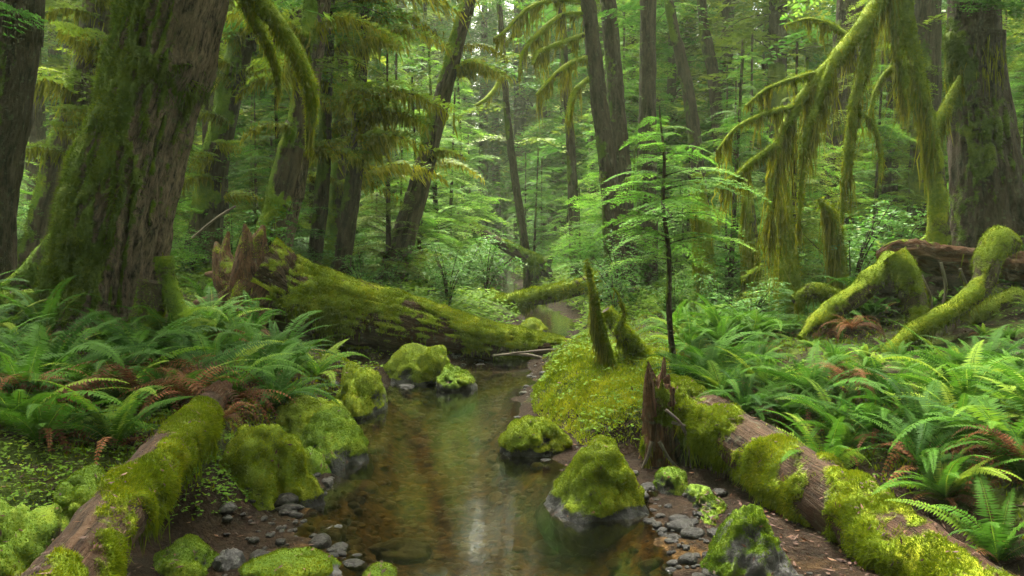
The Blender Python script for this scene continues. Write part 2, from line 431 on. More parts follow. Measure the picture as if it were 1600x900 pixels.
# ---- needle sprays (flat drooping boughs), along +x, unit length
def make_spray(n, w, droop, leaf, leafw, rng, mossy=0.0, curl=.25):
    mb = dict(V=[], F=[], var=[], M=[]); cnt = 0
    def push(V, F, var, m):
        nonlocal cnt
        mb['V'].append(V); mb['F'].append(F + cnt); mb['var'].append(var); mb['M'].append(np.full(len(F), m)); cnt += len(V)
    s = np.clip(np.linspace(.06, .985, n) + rng.normal(0, .008, n), .03, .995)
    def axis(s): return np.stack([s, .05 * np.sin(s * 5 + rng0), -droop * s ** 2 + .10 * np.sin(s * 3)], -1)
    rng0 = rng.uniform(0, 6)
    P = []; Dm = []; ln = []; bv = []
    for side in (-1, 1):
        for si in s:
            tl = w * ((1 - si) ** .75) * (min(1, .35 + si * 2.5)) * rng.uniform(.65, 1.15) + .03
            a0 = axis(np.array([si]))[0]
            ang = rng.uniform(42, 66) * D2R
            k = max(2, int(tl / (leaf * .42)))
            t = (np.arange(k) + .5) / k
            d = np.array([math.cos(ang), side * math.sin(ang), 0])
            tw = a0 + np.outer(t * tl, d) + np.outer(t ** 2 * tl * curl, [.25, 0, -1.0]) + rng.normal(0, .004, (k, 3))
            tip = np.array([a0, tw[k // 2], tw[-1]])
            P.append(tw); Dm.append(np.tile(d + np.array([0, 0, -curl * .6]), (k, 1))); ln.append(np.full(k, leaf) * (1 - .45 * t))
            bv.append(np.full(k, rng.uniform(.25, .7)) + .22 * t)
    P = np.vstack(P); Dm = nrm(np.vstack(Dm)); ln = np.concatenate(ln); bv = np.concatenate(bv)
    for side in (-1, 1):
        S0 = nrm(np.cross(np.array([0, 0, 1.]), Dm)) * side
        Dr = nrm(Dm * .75 + S0 * .8 + rng.normal(0, .16, P.shape)); Sd = nrm(np.cross(Dr, np.array([0, 0, 1.]) + rng.normal(0, .25, P.shape)))
        V, F = diamonds(P, Dr, Sd, ln * rng.uniform(.7, 1.25, len(P)), leafw * rng.uniform(.7, 1.2, len(P)))
        push(V, F, np.repeat(np.clip(bv + rng.normal(0, .08, len(P)), 0, 1), 4), 0)
    # the woody axis as a thin three-sided tube
    ss = np.linspace(0, 1, 8); c = axis(ss); r = .010 * (1 - ss * .9); th = np.array([0, 2.1, 4.2])
    V = (c[:, None] + np.stack([0 * th, np.cos(th), np.sin(th)], -1)[None] * r[:, None, None]).reshape(-1, 3)
    i = np.arange(24).reshape(8, 3); j = np.roll(i, -1, 1)
    push(V, np.stack([i[:-1], j[:-1], j[1:], i[1:]], -1).reshape(-1, 4), np.full(24, .5), 1)
    if mossy:
        k = int(260 * mossy); sp = rng.beta(1.3, 1.5, k); q = axis(sp) + rng.normal(0, .012, (k, 3)) + np.stack([0 * sp, rng.normal(0, .07, k) * w * 2, 0 * sp], -1)
        L = .05 + .30 * rng.random(k) ** 2 * (.4 + np.clip(vnoise(np.stack([sp * 14, 0 * sp, 0 * sp + rng0], -1)), 0, 1))
        V, F = strands(q, L, np.full(k, leafw * .9), rng)
        push(V, F, np.repeat(rng.uniform(.1, .9, k), 8), 2)
    return {k: np.concatenate(v) for k, v in mb.items()}

rs = np.random.default_rng(5)
SPR = {
    'near': [make_spray(20, .42, .30 + .08 * i, .034, .0115, rs) for i in range(3)],
    'near_m': [make_spray(18, .40, .42, .036, .012, rs, 1.0) for i in range(3)],
    'mid': [make_spray(15, .42, .28 + .10 * i, .062, .019, rs) for i in range(3)],
    'mid_m': [make_spray(14, .38, .45, .062, .019, rs, .9) for i in range(3)],
    'far': [make_spray(10, .42, .3 + .1 * i, .13, .040, rs) for i in range(3)],
}
SPR['tier'] = [make_spray(20, .42, .10 + .06 * i, .036, .0125, rs, 0, .10) for i in range(3)]
def put_sprays(mb, org, az, pitch, size, kind, rng, roll=None):
    for i in range(len(org)):
        t = SPR[kind][rng.integers(3)]; V = t['V'] * size[i]
        ro = rng.normal(0, .18); c, s = math.cos(ro), math.sin(ro)
        V = V @ np.array([[1, 0, 0], [0, c, s], [0, -s, c]])
        c, s = math.cos(pitch[i]), math.sin(pitch[i]); V = V @ np.array([[c, 0, s], [0, 1, 0], [-s, 0, c]])
        c, s = math.cos(az[i]), math.sin(az[i]); V = V @ np.array([[c, s, 0], [-s, c, 0], [0, 0, 1]])
        mb.add(V + org[i], t['F'], t['M'], np.clip(t['var'] + rng.normal(0, .12), 0, 1))

def crown_mb(path, z0, z1, n, l0, l1, kind, rng, pitch=(-.1, .25), gap=None):
    """boughs around a stem path (k,3) between heights z0 and z1; lengths from l0 (low) to l1 (top)"""
    mb = MB(); z = np.sort(z0 + (z1 - z0) * rng.random(n)); o = np.stack([np.interp(z, path[:, 2], path[:, k]) for k in (0, 1)] + [z], -1)
    t = (z - z0) / (z1 - z0); az = rng.uniform(0, 2 * math.pi, n) if gap is None else rng.uniform(gap[0], gap[1], n)
    put_sprays(mb, o, az, rng.uniform(pitch[0], pitch[1], n), (l0 * (1 - t) + l1 * t) * rng.uniform(.6, 1.15, n), kind, rng)
    return mb

# ------------------------------------------------------------------ trees that stand where the photograph shows them
def trunk_path(pts, Y, top=None, sink=.25, ext=True):
    p = np.array([pw(a, b, Y) for a, b, w in pts]); r = np.array([w * .5 * Y / FPX for a, b, w in pts])
    if p[0, 2] < p[-1, 2]: p, r = p[::-1], r[::-1]           # from the top down
    if ext:
        d = nrm(p[0] - p[1]); zt = top or p[0, 2] + 6; d[2] = max(d[2], .5)
        e = p[0] + (d * .8 + np.array([0, 0, .2])) * (zt - p[0, 2]); p = np.vstack([e, p]); r = np.concatenate([[r[0] * .6], r])
        d = nrm(p[-1] - p[-2]); g = gh(p[-1, 0], p[-1, 1]) - sink
        if p[-1, 2] > g + .05:
            k = (p[-1, 2] - g) / max(-d[2], .4); q = p[-1] + d * k * np.array([.6, .6, 0]); q[2] = gh(q[0], q[1]) - sink
            p = np.vstack([p, q]); r = np.concatenate([r, [r[-1] * 1.12]])
    return p[::-1], r[::-1]

def mossmask(V, N, tc, direction, bias, seed, nscale=1.6, namp=.55):
    return np.clip(bias + N @ np.asarray(direction, float) * .5 + namp * fbm(V * nscale + seed * 5.3, 4), 0, 1)

def tree(name, label, pts, Y, mat='bark_dark', moss=(-.6, 0, .2), bias=.25, fz=0, fzmat='fuzz_d', segs=None, top=None,
         crown=None, cmat='hemlock', group=None, seed=1, flare=.25, kindcat='tree', ridge=.07, hang=None, fl=.03, rfreq=None):
    rng = np.random.default_rng(seed + 100)
    p, r = trunk_path(pts, Y, top); base = p[0]
    r = r.copy(); r[0] *= 1 + flare
    t = thing(name, base, label, kindcat, group)
    segs = segs or int(np.clip(r.max() * 2 * math.pi / (Y * .0035), 12, 96))
    V, F, tc, N, tri = tube(p, r, segs, max(.03, Y * .006), ridge, rfreq or 9 / max(.3, r.max() * 2) * .6 + 5, .10, 1.0, seed, cap=False)
    mk = mossmask(V, N, tc, moss, bias, seed)
    if fz: V = V + N * (sstep(.42, .7, mk) * r.max() * (.02 + .08 * (fbm(V * 4.5 + seed, 4) + .4)))[:, None]; N = vnormals(V, F)
    mb = MB(); mb.add(V, F, 0, tc=tc, moss=mk, smooth=True)
    kid(t, mb.build('trunk', [M[mat]], t))
    if fz:
        vis = (V[:, 2] < CAMZ + Y * .36).astype(float)
        Vb, Fb, var = fuzz(V, F, N, np.clip(mk - .45, 0, 1) * vis, fz, fl, .006 + Y * .0006, rng, .8)
        fb = MB(); fb.add(Vb, Fb, 0, var); kid(t, fb.build('moss', [M[fzmat]], t))
    if hang:
        n, zlo, zhi, L = hang; th = rng.uniform(0, 2 * math.pi, n); z = rng.uniform(zlo, zhi, n)
        c = np.stack([np.interp(z, p[:, 2], p[:, k]) for k in (0, 1)], -1); rr = np.interp(z, p[:, 2], r) * 1.02
        P = np.stack([c[:, 0] + rr * np.cos(th), c[:, 1] + rr * np.sin(th), z], -1)
        Vb, Fb = strands(P, L * rng.random(n) ** 1.5 + .05, np.full(n, .004 + Y * .0009), rng, .06)
        fb = MB(); fb.add(Vb, Fb, 0, np.repeat(rng.random(n), 8)); kid(t, fb.build('moss_fronds', [M['hang_d']], t))
    if crown:
        for c in (crown if isinstance(crown, list) else [crown]):
            mbc = crown_mb(p, *c, rng=rng) if not isinstance(c, dict) else crown_mb(p, rng=rng, **c)
            kid(t, mbc.build('crown', [M[cmat], M['twig'], M['hang_d']], t))
    return t, p, r

def limb(parent, pts, Y, fz=2500, hang=500, hl=.35, mat='limb', fzmat='fuzz_y', hmat='hang', seed=1, name='limb', bias=.75, dY=None, droopy=True):
    """a mossy limb of a tree: tube with moss shoots, moss hanging below it as a sub-part"""
    rng = np.random.default_rng(seed + 500); k = len(pts)
    Ys = np.full(k, Y) if dY is None else np.linspace(Y, Y + dY, k)
    p = np.array([pw(a, b, y) for (a, b, w), y in zip(pts, Ys)]); r = np.array([w * .5 * y / FPX for (a, b, w), y in zip(pts, Ys)])
    V, F, tc, N, tri = tube(p, r, 14, .025, .05, 10, .22, .8, seed, cap=True)
    mk = np.clip(bias + N[:, 2] * .25 + .35 * fbm(V * 5, 3), 0, 1)
    mb = MB(); mb.add(V, F, 0, tc=tc, moss=mk, smooth=True); mb.add(V, tri, 0, tc=tc, moss=mk)
    o = kid(parent, mb.build(name, [M[mat]], parent))
    if fz:
        Vb, Fb, var = fuzz(V, F, N, np.clip(mk - .2, 0, 1), fz, .018 if name == 'root' else .026, .004 + Y * .0006, rng, 1.2, 14)
        fb = MB(); fb.add(Vb, Fb, 0, var)
    if hang:
        q = curve(np.column_stack([p, r]), 300); ll = np.linalg.norm(np.diff(q[:, :3], axis=0), axis=1).sum(); nc = max(3, int(ll * 9))
        cc = rng.uniform(0, 300, nc); cs = rng.uniform(.02, .075, nc) * 300 / max(ll, .4); cL = hl * rng.uniform(.2, 1.3, nc) ** 1.4
        k = rng.integers(0, nc, hang); du = rng.normal(0, .45, hang); i = np.clip(cc[k] + du * cs[k], 0, 299).astype(int)
        L = cL[k] * np.clip(1 - np.abs(du), .08, 1) * rng.uniform(.3, 1, hang) + .03
        fr = rng.random(hang) < .3; i = np.where(fr, rng.integers(0, 300, hang), i); L = np.where(fr, .03 + .09 * rng.random(hang), L)
        P = q[i, :3] + rng.normal(0, .45, (hang, 3)) * q[i, 3:4] * np.array([1, 1, .5])
        Vs, Fs = strands(P, L, np.full(hang, .003 + Y * .0010), rng, .10)
        hb = MB(); hb.add(Vs, Fs, 0, np.repeat(np.clip(rng.normal(.5, .22, hang), 0, 1), 8))
        h = hb.build('moss_fronds', [M[hmat]], None, off=parent.location[:]); h.parent = o; h.location = (0, 0, 0); kid(o, h)
    if fz:
        h = fb.build('moss', [M[fzmat]], None, off=parent.location[:]); h.parent = o; h.location = (0, 0, 0); kid(o, h)
    return o

# the great tree
giant, gp, gr = tree('maple_tree', 'huge leaning maple trunk, dark moss on one flank, bare grey bark on the other',
    [(281, 0, 128), (252, 100, 130), (222, 200, 138), (194, 300, 152), (174, 400, 158), (168, 470, 160), (165, 520, 190)], 7.0,
    'bark_grey', (-1.1, .15, .0), .66, 60000, 'fuzz_d', 160, 9.5, seed=3, flare=.2, ridge=.085, fl=.045, rfreq=12)
kid(giant, crown_mb(gp, 5.6, 9.4, 26, 3.2, 2.0, 'mid', np.random.default_rng(5), (-.2, .3)).build('crown', [M['hemlock_b'], M['twig'], M['hang_d']], giant))  # unseen crown above the frame, added to shade the foreground
limb(giant, [(345, -60, 40), (395, -5, 30), (440, 45, 26), (468, 95, 23), (487, 150, 20), (484, 200, 12), (480, 240, 5)], 7.0, 6000, 420, .28, seed=4, dY=.8, bias=1)
limb(giant, [(380, 0, 20), (410, 55, 16), (428, 95, 13), (436, 150, 7)], 7.3, 2500, 260, .3, seed=5, dY=.4, bias=.9)
for k, (q, s) in enumerate((([(258, 400, 26), (262, 440, 24), (275, 480, 28), (300, 520, 34)], 6), ([(240, 440, 40), (232, 490, 46), (222, 540, 50)], 7))):
    limb(giant, q, 6.6, 2500, 120, .12, 'bark_mossy', 'fuzz_g', seed=s, name='root', bias=.7 - .3 * k)
limb(giant, [(120, 380, 70), (85, 405, 60), (40, 440, 45), (0, 470, 40)], 6.9, 3500, 60, .1, 'bark_mossy', 'fuzz_d', seed=8, name='root', bias=.7)

TREES = [
 ('conifer', 'dark straight trunk cut off by the picture edge beside the huge maple', [(36, -30, 60), (33, 0, 58), (18, 160, 58), (-8, 310, 60)], 7.8, 'bark_dark', .22, 3000, 'fuzz_d'),
 ('conifer', 'mossy trunk seen between the dark edge trunk and the huge maple', [(150, 40, 44), (128, 150, 46), (85, 310, 52)], 11, 'bark_mossy', .35, 4000, 'fuzz_d'),
 ('conifer', 'leaning mossy trunk just behind the bare side of the huge maple', [(392, 0, 36), (380, 60, 36), (352, 180, 36), (330, 290, 42)], 13, 'bark_mossy', .4, 4000, 'fuzz_g'),
 ('conifer', 'thin straight trunk half hidden behind the leaning mossy trunk', [(342, 30, 24), (340, 200, 26)], 17, 'bark_dark', .3, 0, 'fuzz_d'),
 ('conifer', 'black-green mossy trunk standing right behind the torn root plate', [(475, 130, 34), (462, 200, 40), (440, 300, 48), (420, 385, 58)], 11, 'bark_mossy', .42, 9000, 'fuzz_d'),
 ('conifer', 'brown trunk leaning close behind the black-green mossy trunk', [(480, 200, 24), (462, 300, 28), (440, 400, 34)], 12, 'bark_grey', .1, 0, 'fuzz_d'),
 ('conifer', 'slim brown trunk above the thick end of the big fallen log', [(510, 150, 22), (503, 300, 26), (490, 420, 28)], 13, 'bark_dark', .25, 0, 'fuzz_d'),
 ('conifer', 'mossy half of the trunk pair above the middle of the big fallen log', [(532, 180, 24), (528, 300, 30), (520, 410, 32)], 13.5, 'bark_mossy', .45, 2500, 'fuzz_g'),
 ('conifer', 'dark half of the trunk pair above the middle of the big fallen log', [(565, 80, 24), (556, 250, 28), (535, 420, 34)], 12.5, 'bark_dark', .2, 2000, 'fuzz_d'),
 ('leaning_tree', 'long mossy trunk leaning steeply across the misty gap over the creek', [(738, -20, 26), (733, 0, 27), (692, 150, 36), (655, 290, 46), (622, 395, 56), (604, 445, 62)], 14, 'bark_mossy', .34, 9000, 'fuzz_g'),
 ('conifer', 'slender dark pole of a trunk standing in the mist over the creek', [(786, 90, 9), (797, 220, 11), (822, 400, 14)], 22, 'bark_dark', .2, 0, 'fuzz_d'),
 ('conifer', 'front trunk of the twin dark trunks, with mossy boughs on its creek side', [(912, -30, 21), (918, 0, 22), (935, 150, 25), (950, 270, 27)], 14, 'bark_dark', .05, 0, 'fuzz_d'),
 ('conifer', 'rear trunk of the twin dark trunks, without boughs', [(946, -20, 22), (950, 0, 23), (960, 120, 25), (970, 250, 28)], 15, 'bark_dark', .05, 0, 'fuzz_d'),
 ('conifer', 'dead straight dark trunk above the bright young hemlock', [(1013, -20, 23), (1012, 190, 26)], 16, 'bark_dark', .05, 0, 'fuzz_d'),
 ('conifer', 'thin dark trunk tilting away from the straight one above the young hemlock', [(1043, -10, 14), (1062, 80, 17), (1082, 190, 19)], 18, 'bark_dark', .2, 0, 'fuzz_d'),
 ('conifer', 'short visible dark trunk tilting over the light green boughs', [(1095, -10, 14), (1105, 70, 17), (1116, 135, 18)], 20, 'bark_dark', .05, 0, 'fuzz_d'),
 ('conifer', 'pale hazy trunk beyond the tilting trunk over the light green boughs', [(1132, 0, 15), (1138, 110, 16)], 28, 'bark_dark', .1, 0, 'fuzz_d'),
 ('conifer', 'narrow dark trunk behind the hanging boughs of the twin trunks', [(880, 60, 11), (892, 235, 14)], 20, 'bark_dark', .15, 0, 'fuzz_d'),
 ('conifer', 'reddish brown trunk deep behind the big drooping mossy limb', [(1322, 100, 40), (1310, 260, 44)], 15, 'bark_dark', .05, 0, 'fuzz_d'),
 ('conifer', 'dark brown trunk behind the forked mossy limbs', [(1450, 0, 36), (1448, 200, 40)], 13, 'bark_dark', .05, 0, 'fuzz_d'),
]
tobj = {}
for k, (nm, lab, pts, Y, mt, bias, fz, fm) in enumerate(TREES):
    if 4 <= k <= 9: pts = [(a, b, w_ * (.68 if k == 9 else .82)) for a, b, w_ in pts]
    zt = 9 + Y * .35
    lowz = {3: 3.5, 10: 4.0}.get(k, CAMZ + Y * .20)
    cr = dict(z0=lowz, z1=zt, n=20, l0=1.2 + Y * .03, l1=.9, kind='mid' if Y < 15 else 'far')
    if k in (0, 1): cr['z0'] = 3.2
    if k in (11, 12, 13, 14, 15): cr['z0'] = CAMZ + Y * .26
    cm = 'hemlock_y' if k % 3 == 1 else 'hemlock'
    tobj[k] = tree(nm, lab, pts, Y, mt, (-.7, -.1, .15), bias, fz, fm, None, zt, cr, cm, seed=20 + k)

# drooping boughs that hang low on the trees left of the gap
def low_boughs(t, p, zs, azs, ls, kind, mat, seed, pit=(.15, .5)):
    rng = np.random.default_rng(seed); n = len(zs); mb = MB()
    o = np.stack([np.interp(zs, p[:, 2], p[:, k]) for k in (0, 1)] + [np.asarray(zs)], -1)
    put_sprays(mb, o, np.asarray(azs), rng.uniform(pit[0], pit[1], n), np.asarray(ls), kind, rng)
    kid(t, mb.build('bough', [M[mat], M['twig'], M['hang_d']], t))
rb = np.random.default_rng(77)
for k, n, zl, zh, azr, ln in ((8, 18, 2.0, 6.0, (-1.5, .9), (1.0, 1.9)), (6, 10, 2.4, 5.5, (-2.5, .5), (.8, 1.5)), (4, 9, 2.8, 5.5, (-2.6, -.2), (.8, 1.5)),
                              (7, 9, 2.2, 4.5, (-2.4, .2), (.7, 1.4)), (9, 7, 2.6, 5.2, (-.9, .6), (.6, 1.3)), (1, 18, 2.4, 5.2, (-2.4, -.3), (.8, 1.5)), (2, 16, 1.9, 5.5, (-2.6, .1), (.7, 1.4))):
    t, p, r = tobj[k]
    low_boughs(t, p, rb.uniform(zl, zh, n), rb.uniform(*azr, n), rb.uniform(*ln, n), 'mid_m', 'hemlock_y', 300 + k)

# mossy boughs on the creek side of the twin trunk
tw = tobj[11][0]
for k, q in enumerate(([(916, 22, 7), (880, 24, 8), (850, 45, 8), (818, 80, 6), (812, 110, 3)], [(920, 52, 7), (880, 66, 8), (842, 82, 8), (832, 100, 4)],
                       [(923, 88, 7), (890, 100, 8), (862, 122, 7), (838, 148, 3)], [(925, 118, 6), (900, 140, 8), (890, 165, 7), (888, 190, 3)], [(914, 5, 6), (870, 0, 7), (825, 14, 7), (790, 48, 5), (772, 60, 3)])):
    limb(tw, q, 14, 900, 420, .75, 'limb', 'fuzz_y', 'hang', seed=60 + k, name='bough', dY=-.6)
sl = tobj[10][0]
for k, q in enumerate(([(792, 95, 5), (778, 130, 6), (762, 152, 6), (742, 165, 3)], [(790, 70, 5), (806, 50, 5), (830, 20, 5), (850, -10, 4)])):
    limb(sl, q, 22, 600, 120, .5, 'limb', 'fuzz_y', 'hang', seed=70 + k, name='bough', dY=-1)

# the big tree on the right with its collar of moss
bt, bp, br = tree('conifer', 'thick dark trunk on the right bank with a shaggy collar of moss high up',
    [(1522, -20, 66), (1523, 60, 74), (1530, 150, 80), (1538, 240, 92), (1546, 320, 106), (1556, 400, 138)], 9.0, 'bark_dark', (-.6, -.0, 0), .08, 4000, 'fuzz_d', 100, 11,
    dict(z0=4.4, z1=11, n=34, l0=2.0, l1=1.2, kind='mid'), 'hemlock', seed=51, flare=.2, hang=(900, 3.2, 3.7, .45), ridge=.085, rfreq=12)
rb2 = np.random.default_rng(78)
low_boughs(bt, bp, rb2.uniform(3.6, 4.6, 14), rb2.uniform(-2.9, -.2, 14), rb2.uniform(.6, 1.3, 14), 'near', 'hemlock', 401, (-.1, .2))

# the moss-draped maple on the right
mp, mpp, mpr = tree('maple_tree', 'moss-draped maple whose limbs droop like curtains over the right bank',
    [(1402, -60, 30), (1412, 20, 27), (1425, 100, 26), (1452, 205, 24), (1462, 270, 26), (1466, 340, 30)], 8.6, 'limb', (-.3, 0, .2), .85, 6000, 'fuzz_y', 24, 6.5, None, seed=52, flare=.3, ridge=.03,
    hang=(500, 2.2, 3.6, .5), fl=.03)
LIMBS = [
 ([(1400, -60, 26), (1372, 5, 24), (1330, 62, 22), (1290, 108, 20), (1245, 165, 17), (1212, 235, 12), (1205, 300, 7), (1203, 350, 3)], 8.4, 6000, 2000, .95, -.5),
 ([(1300, 100, 16), (1275, 165, 14), (1258, 220, 11), (1252, 300, 7), (1248, 350, 3)], 8.1, 3000, 900, .85, -.1),
 ([(1362, 20, 16), (1352, 90, 17), (1336, 160, 17), (1326, 240, 15), (1318, 310, 9), (1314, 350, 3)], 8.3, 3500, 900, .6, 0),
 ([(1215, 225, 11), (1180, 250, 10), (1150, 275, 8), (1118, 292, 4)], 7.9, 1800, 500, .5, -.2),
 ([(1456, 215, 17), (1468, 185, 16), (1484, 155, 13), (1500, 120, 7)], 8.6, 2200, 500, .4, .2),
 ([(1400, -10, 13), (1402, 60, 16), (1410, 120, 14), (1414, 170, 7)], 8.3, 2200, 700, .6, 0),
 ([(1290, 110, 8), (1245, 122, 7), (1200, 138, 5), (1165, 165, 2)], 8.2, 1000, 300, .4, -.3),
 ([(1245, 165, 8), (1195, 178, 7), (1150, 200, 5), (1120, 235, 2)], 8.1, 1000, 320, .4, -.4),
 ([(1332, 62, 8), (1300, 40, 7), (1262, 30, 5), (1225, 40, 2)], 8.4, 900, 260, .35, .3),
 ([(1334, 170, 7), (1362, 190, 6), (1376, 230, 5), (1378, 270, 2)], 8.3, 800, 260, .35, -.2),
 ([(1424, 100, 9), (1392, 108, 8), (1368, 140, 6), (1360, 185, 3)], 8.5, 900, 300, .45, -.3)]
for k, (q, Y, fz, hg, hl, dY) in enumerate(LIMBS): limb(mp, q, Y, fz, hg, hl, seed=80 + k, dY=dY, bias=.95)

# stubs and snags draped in moss on the right bank
SN = [('mossy_snag', 'shaggy mossy snag beside the stem of the young hemlock, moss hanging to the ground', [(1090, 285, 18), (1097, 350, 24), (1105, 455, 28)], 10.5),
      ('mossy_snag', 'shorter shaggy snag between the hemlock stem and the curtain of moss', [(1168, 300, 14), (1172, 360, 20), (1178, 450, 24)], 10),
      ('mossy_snag', 'low mossy stub with a drooping hood of moss behind the exposed roots', [(1288, 322, 9), (1303, 340, 17), (1308, 390, 18), (1316, 450, 24)], 8.6),
      ('mossy_snag', 'moss curtain hanging from a dead stem beneath the big drooping limb', [(1222, 280, 14), (1228, 340, 20), (1232, 440, 34)], 8.8)]
for k, (nm, lab, pts, Y) in enumerate(SN):
    tree(nm, lab, pts, Y, 'limb', (-.3, 0, .2), .75, 3000, 'fuzz_y', 18, pw(pts[0][0], pts[0][1] - 15, Y)[2], None, seed=90 + k, kindcat='snag', hang=(1100, pw(0, 430, Y)[2], pw(0, pts[0][1], Y)[2], .55), fl=.05)

# young hemlock in front
yh, yp, yr = tree('young_hemlock', 'bright young hemlock, bare thin stem below flat tiers of foliage, before the twin trunks',
    [(1032, 190, 3), (1038, 250, 5), (1036, 320, 6), (1045, 400, 8), (1046, 500, 9), (1056, 592, 11)], 6.5, 'twig', (-.4, 0, 0), .35, 0, 'fuzz_g', 10, pw(0, 165, 6.5)[2], None, seed=53, flare=.1, ridge=.03)
rh = np.random.default_rng(79); mbh = MB()
for py0, rad, n in ((188, .25, 4), (214, .42, 6), (244, .62, 7), (276, .74, 7), (306, .90, 8), (340, .95, 8), (376, .90, 7), (410, .7, 5)):
    z = pw(0, py0, 6.5)[2]; zz = z + rh.normal(0, .04, n)
    o = np.stack([np.interp(zz, yp[:, 2], yp[:, k]) for k in (0, 1)] + [zz], -1)
    az = np.linspace(0, 2 * math.pi, n, endpoint=False) + rh.normal(0, .35, n)
    put_sprays(mbh, o, az, rh.uniform(-.16, .12, n), rad * .78 * rh.uniform(.5, 1.2, n), 'tier', rh)
kid(yh, mbh.build('crown', [M['hemlock_b'], M['twig'], M['hang_d']], yh))

def ico(n):
    bm = bmesh.new(); bmesh.ops.create_icosphere(bm, subdivisions=n, radius=1); bm.verts.ensure_lookup_table()
    V = np.array([v.co[:] for v in bm.verts]); F = np.array([[v.index for v in f.verts] for f in bm.faces]); bm.free(); return V, F
ICO = {k: ico(k) for k in (2, 3, 4, 5, 6)}

# ------------------------------------------------------------------ fallen logs
def litter_on(V, F, N, w, n, rng):
    P, f, B = sample(V, F, w, max(n, 2), rng)
    if len(P) == 0: return P, np.zeros((0, 4), int), np.zeros(0)
    Nn = nrm((N[f] * B[..., None]).sum(1)); Dr = nrm(np.cross(Nn, rng.normal(0, 1, P.shape)) + Nn * rng.normal(0, .15, (len(P), 1))); S = nrm(np.cross(Dr, Nn))
    Vb, Fb = diamonds(P + Nn * .012, Dr, S, rng.uniform(.012, .045, len(P)), rng.uniform(.003, .014, len(P)), .5, .03)
    return Vb, Fb, np.repeat(rng.random(len(P)), 4)

def log(name, label, wp, wr,  mat='log', fz=20000, fzmat='fuzz_y', bias=.3, seed=1, jag=(0, .1), segs=64, hang=0, hl=.2, fl=.022, ang=None, cat='log', mdir=(0, 0, .6), step=.02, bare=0, ridge=.05, nscale=3.2, fw=.0065):
    rng = np.random.default_rng(seed + 900); p = np.asarray(wp, float); base = p[0].copy()
    t = thing(name, base, label, cat)
    V, F, tc, N, tri = tube(p, wr, segs, step, ridge, 12, .10, 1.3, seed, jag, True, ang)
    mk = mossmask(V, N, tc, mdir, bias, seed, nscale, .6)
    if bare: mk = mk * sstep(1.0, 1 - bare, tc[:, 2] / tc[:, 2].max() + .10 * fbm(V * 6, 2))
    lift = sstep(.45, .7, mk) * (.012 + .018 * (fbm(V * 9, 3) + .6)); V = V + N * lift[:, None]
    mb = MB(); mb.add(V, F, 0, tc=tc, moss=mk, smooth=True); mb.add(V, tri, 0, tc=tc, moss=mk * 0)
    kid(t, mb.build('wood', [M[mat]], t))
    lt = litter_on(V, F, N, (N[:, 2] > .2) * 1.0, int(fz * .003), rng)
    Vb, Fb, var = fuzz(V, F, N, np.clip(mk - .42, 0, .5), fz, fl, fw, rng, 1.0, 14)
    fb = MB(); fb.add(Vb, Fb, 0, var)
    if hang:
        w = np.clip(mk - .3, 0, 1) * np.clip(.25 - N[:, 2], 0, 1); P, f, B = sample(V, F, w, hang, rng)
        if len(P):
            L = hl * rng.uniform(.15, 1, hang) ** 1.5 * (.4 + np.clip(vnoise(P * 7), 0, 1) * 1.3)
            Vs, Fs = strands(P, L, np.full(hang, fw * 1.2), rng, .12); fb.add(Vs, Fs, 0, np.repeat(rng.uniform(0, .6, hang), 8))
    fb.add(lt[0], lt[1], 1, lt[2]); kid(t, fb.build('moss', [M[fzmat], M['litter']], t))
    return t, p

# left foreground log
LL, _ = log('fallen_log', 'bark-stripped mossy log with a splintered end sloping through the ferns on the left',
    [pw(-60, 1130, 1.9), pw(60, 960, 2.35), pw(150, 848, 2.8), pw(235, 740, 3.5), pw(300, 668, 4.3), pw(346, 610, 5.2)], [.112, .112, .112, .108, .098, .070],
    mat='log', fz=80000, bias=.33, seed=2, bare=.30, jag=(0, .16), segs=84, hang=900, hl=.25, mdir=(.45, -.1, .1), step=.014, fl=.015, fw=.0055, nscale=5)
# right foreground log
RL, _ = log('fallen_log', 'thick yellow-mossed log with long bare brown patches running into the right corner',
    [pw(1052, 618, 5.6), pw(1075, 637, 5.3), pw(1160, 690, 4.75), pw(1255, 752, 4.2), pw(1370, 828, 3.65), pw(1500, 920, 3.15), pw(1700, 1060, 2.6)], [.135, .15, .16, .164, .162, .158, .155],
    'log', 90000, bias=.42, seed=6, jag=(.08, 0), segs=84, hang=1400, hl=.28, nscale=4.2, mdir=(-.4, -.2, .12), step=.014, fl=.017, fw=.006)

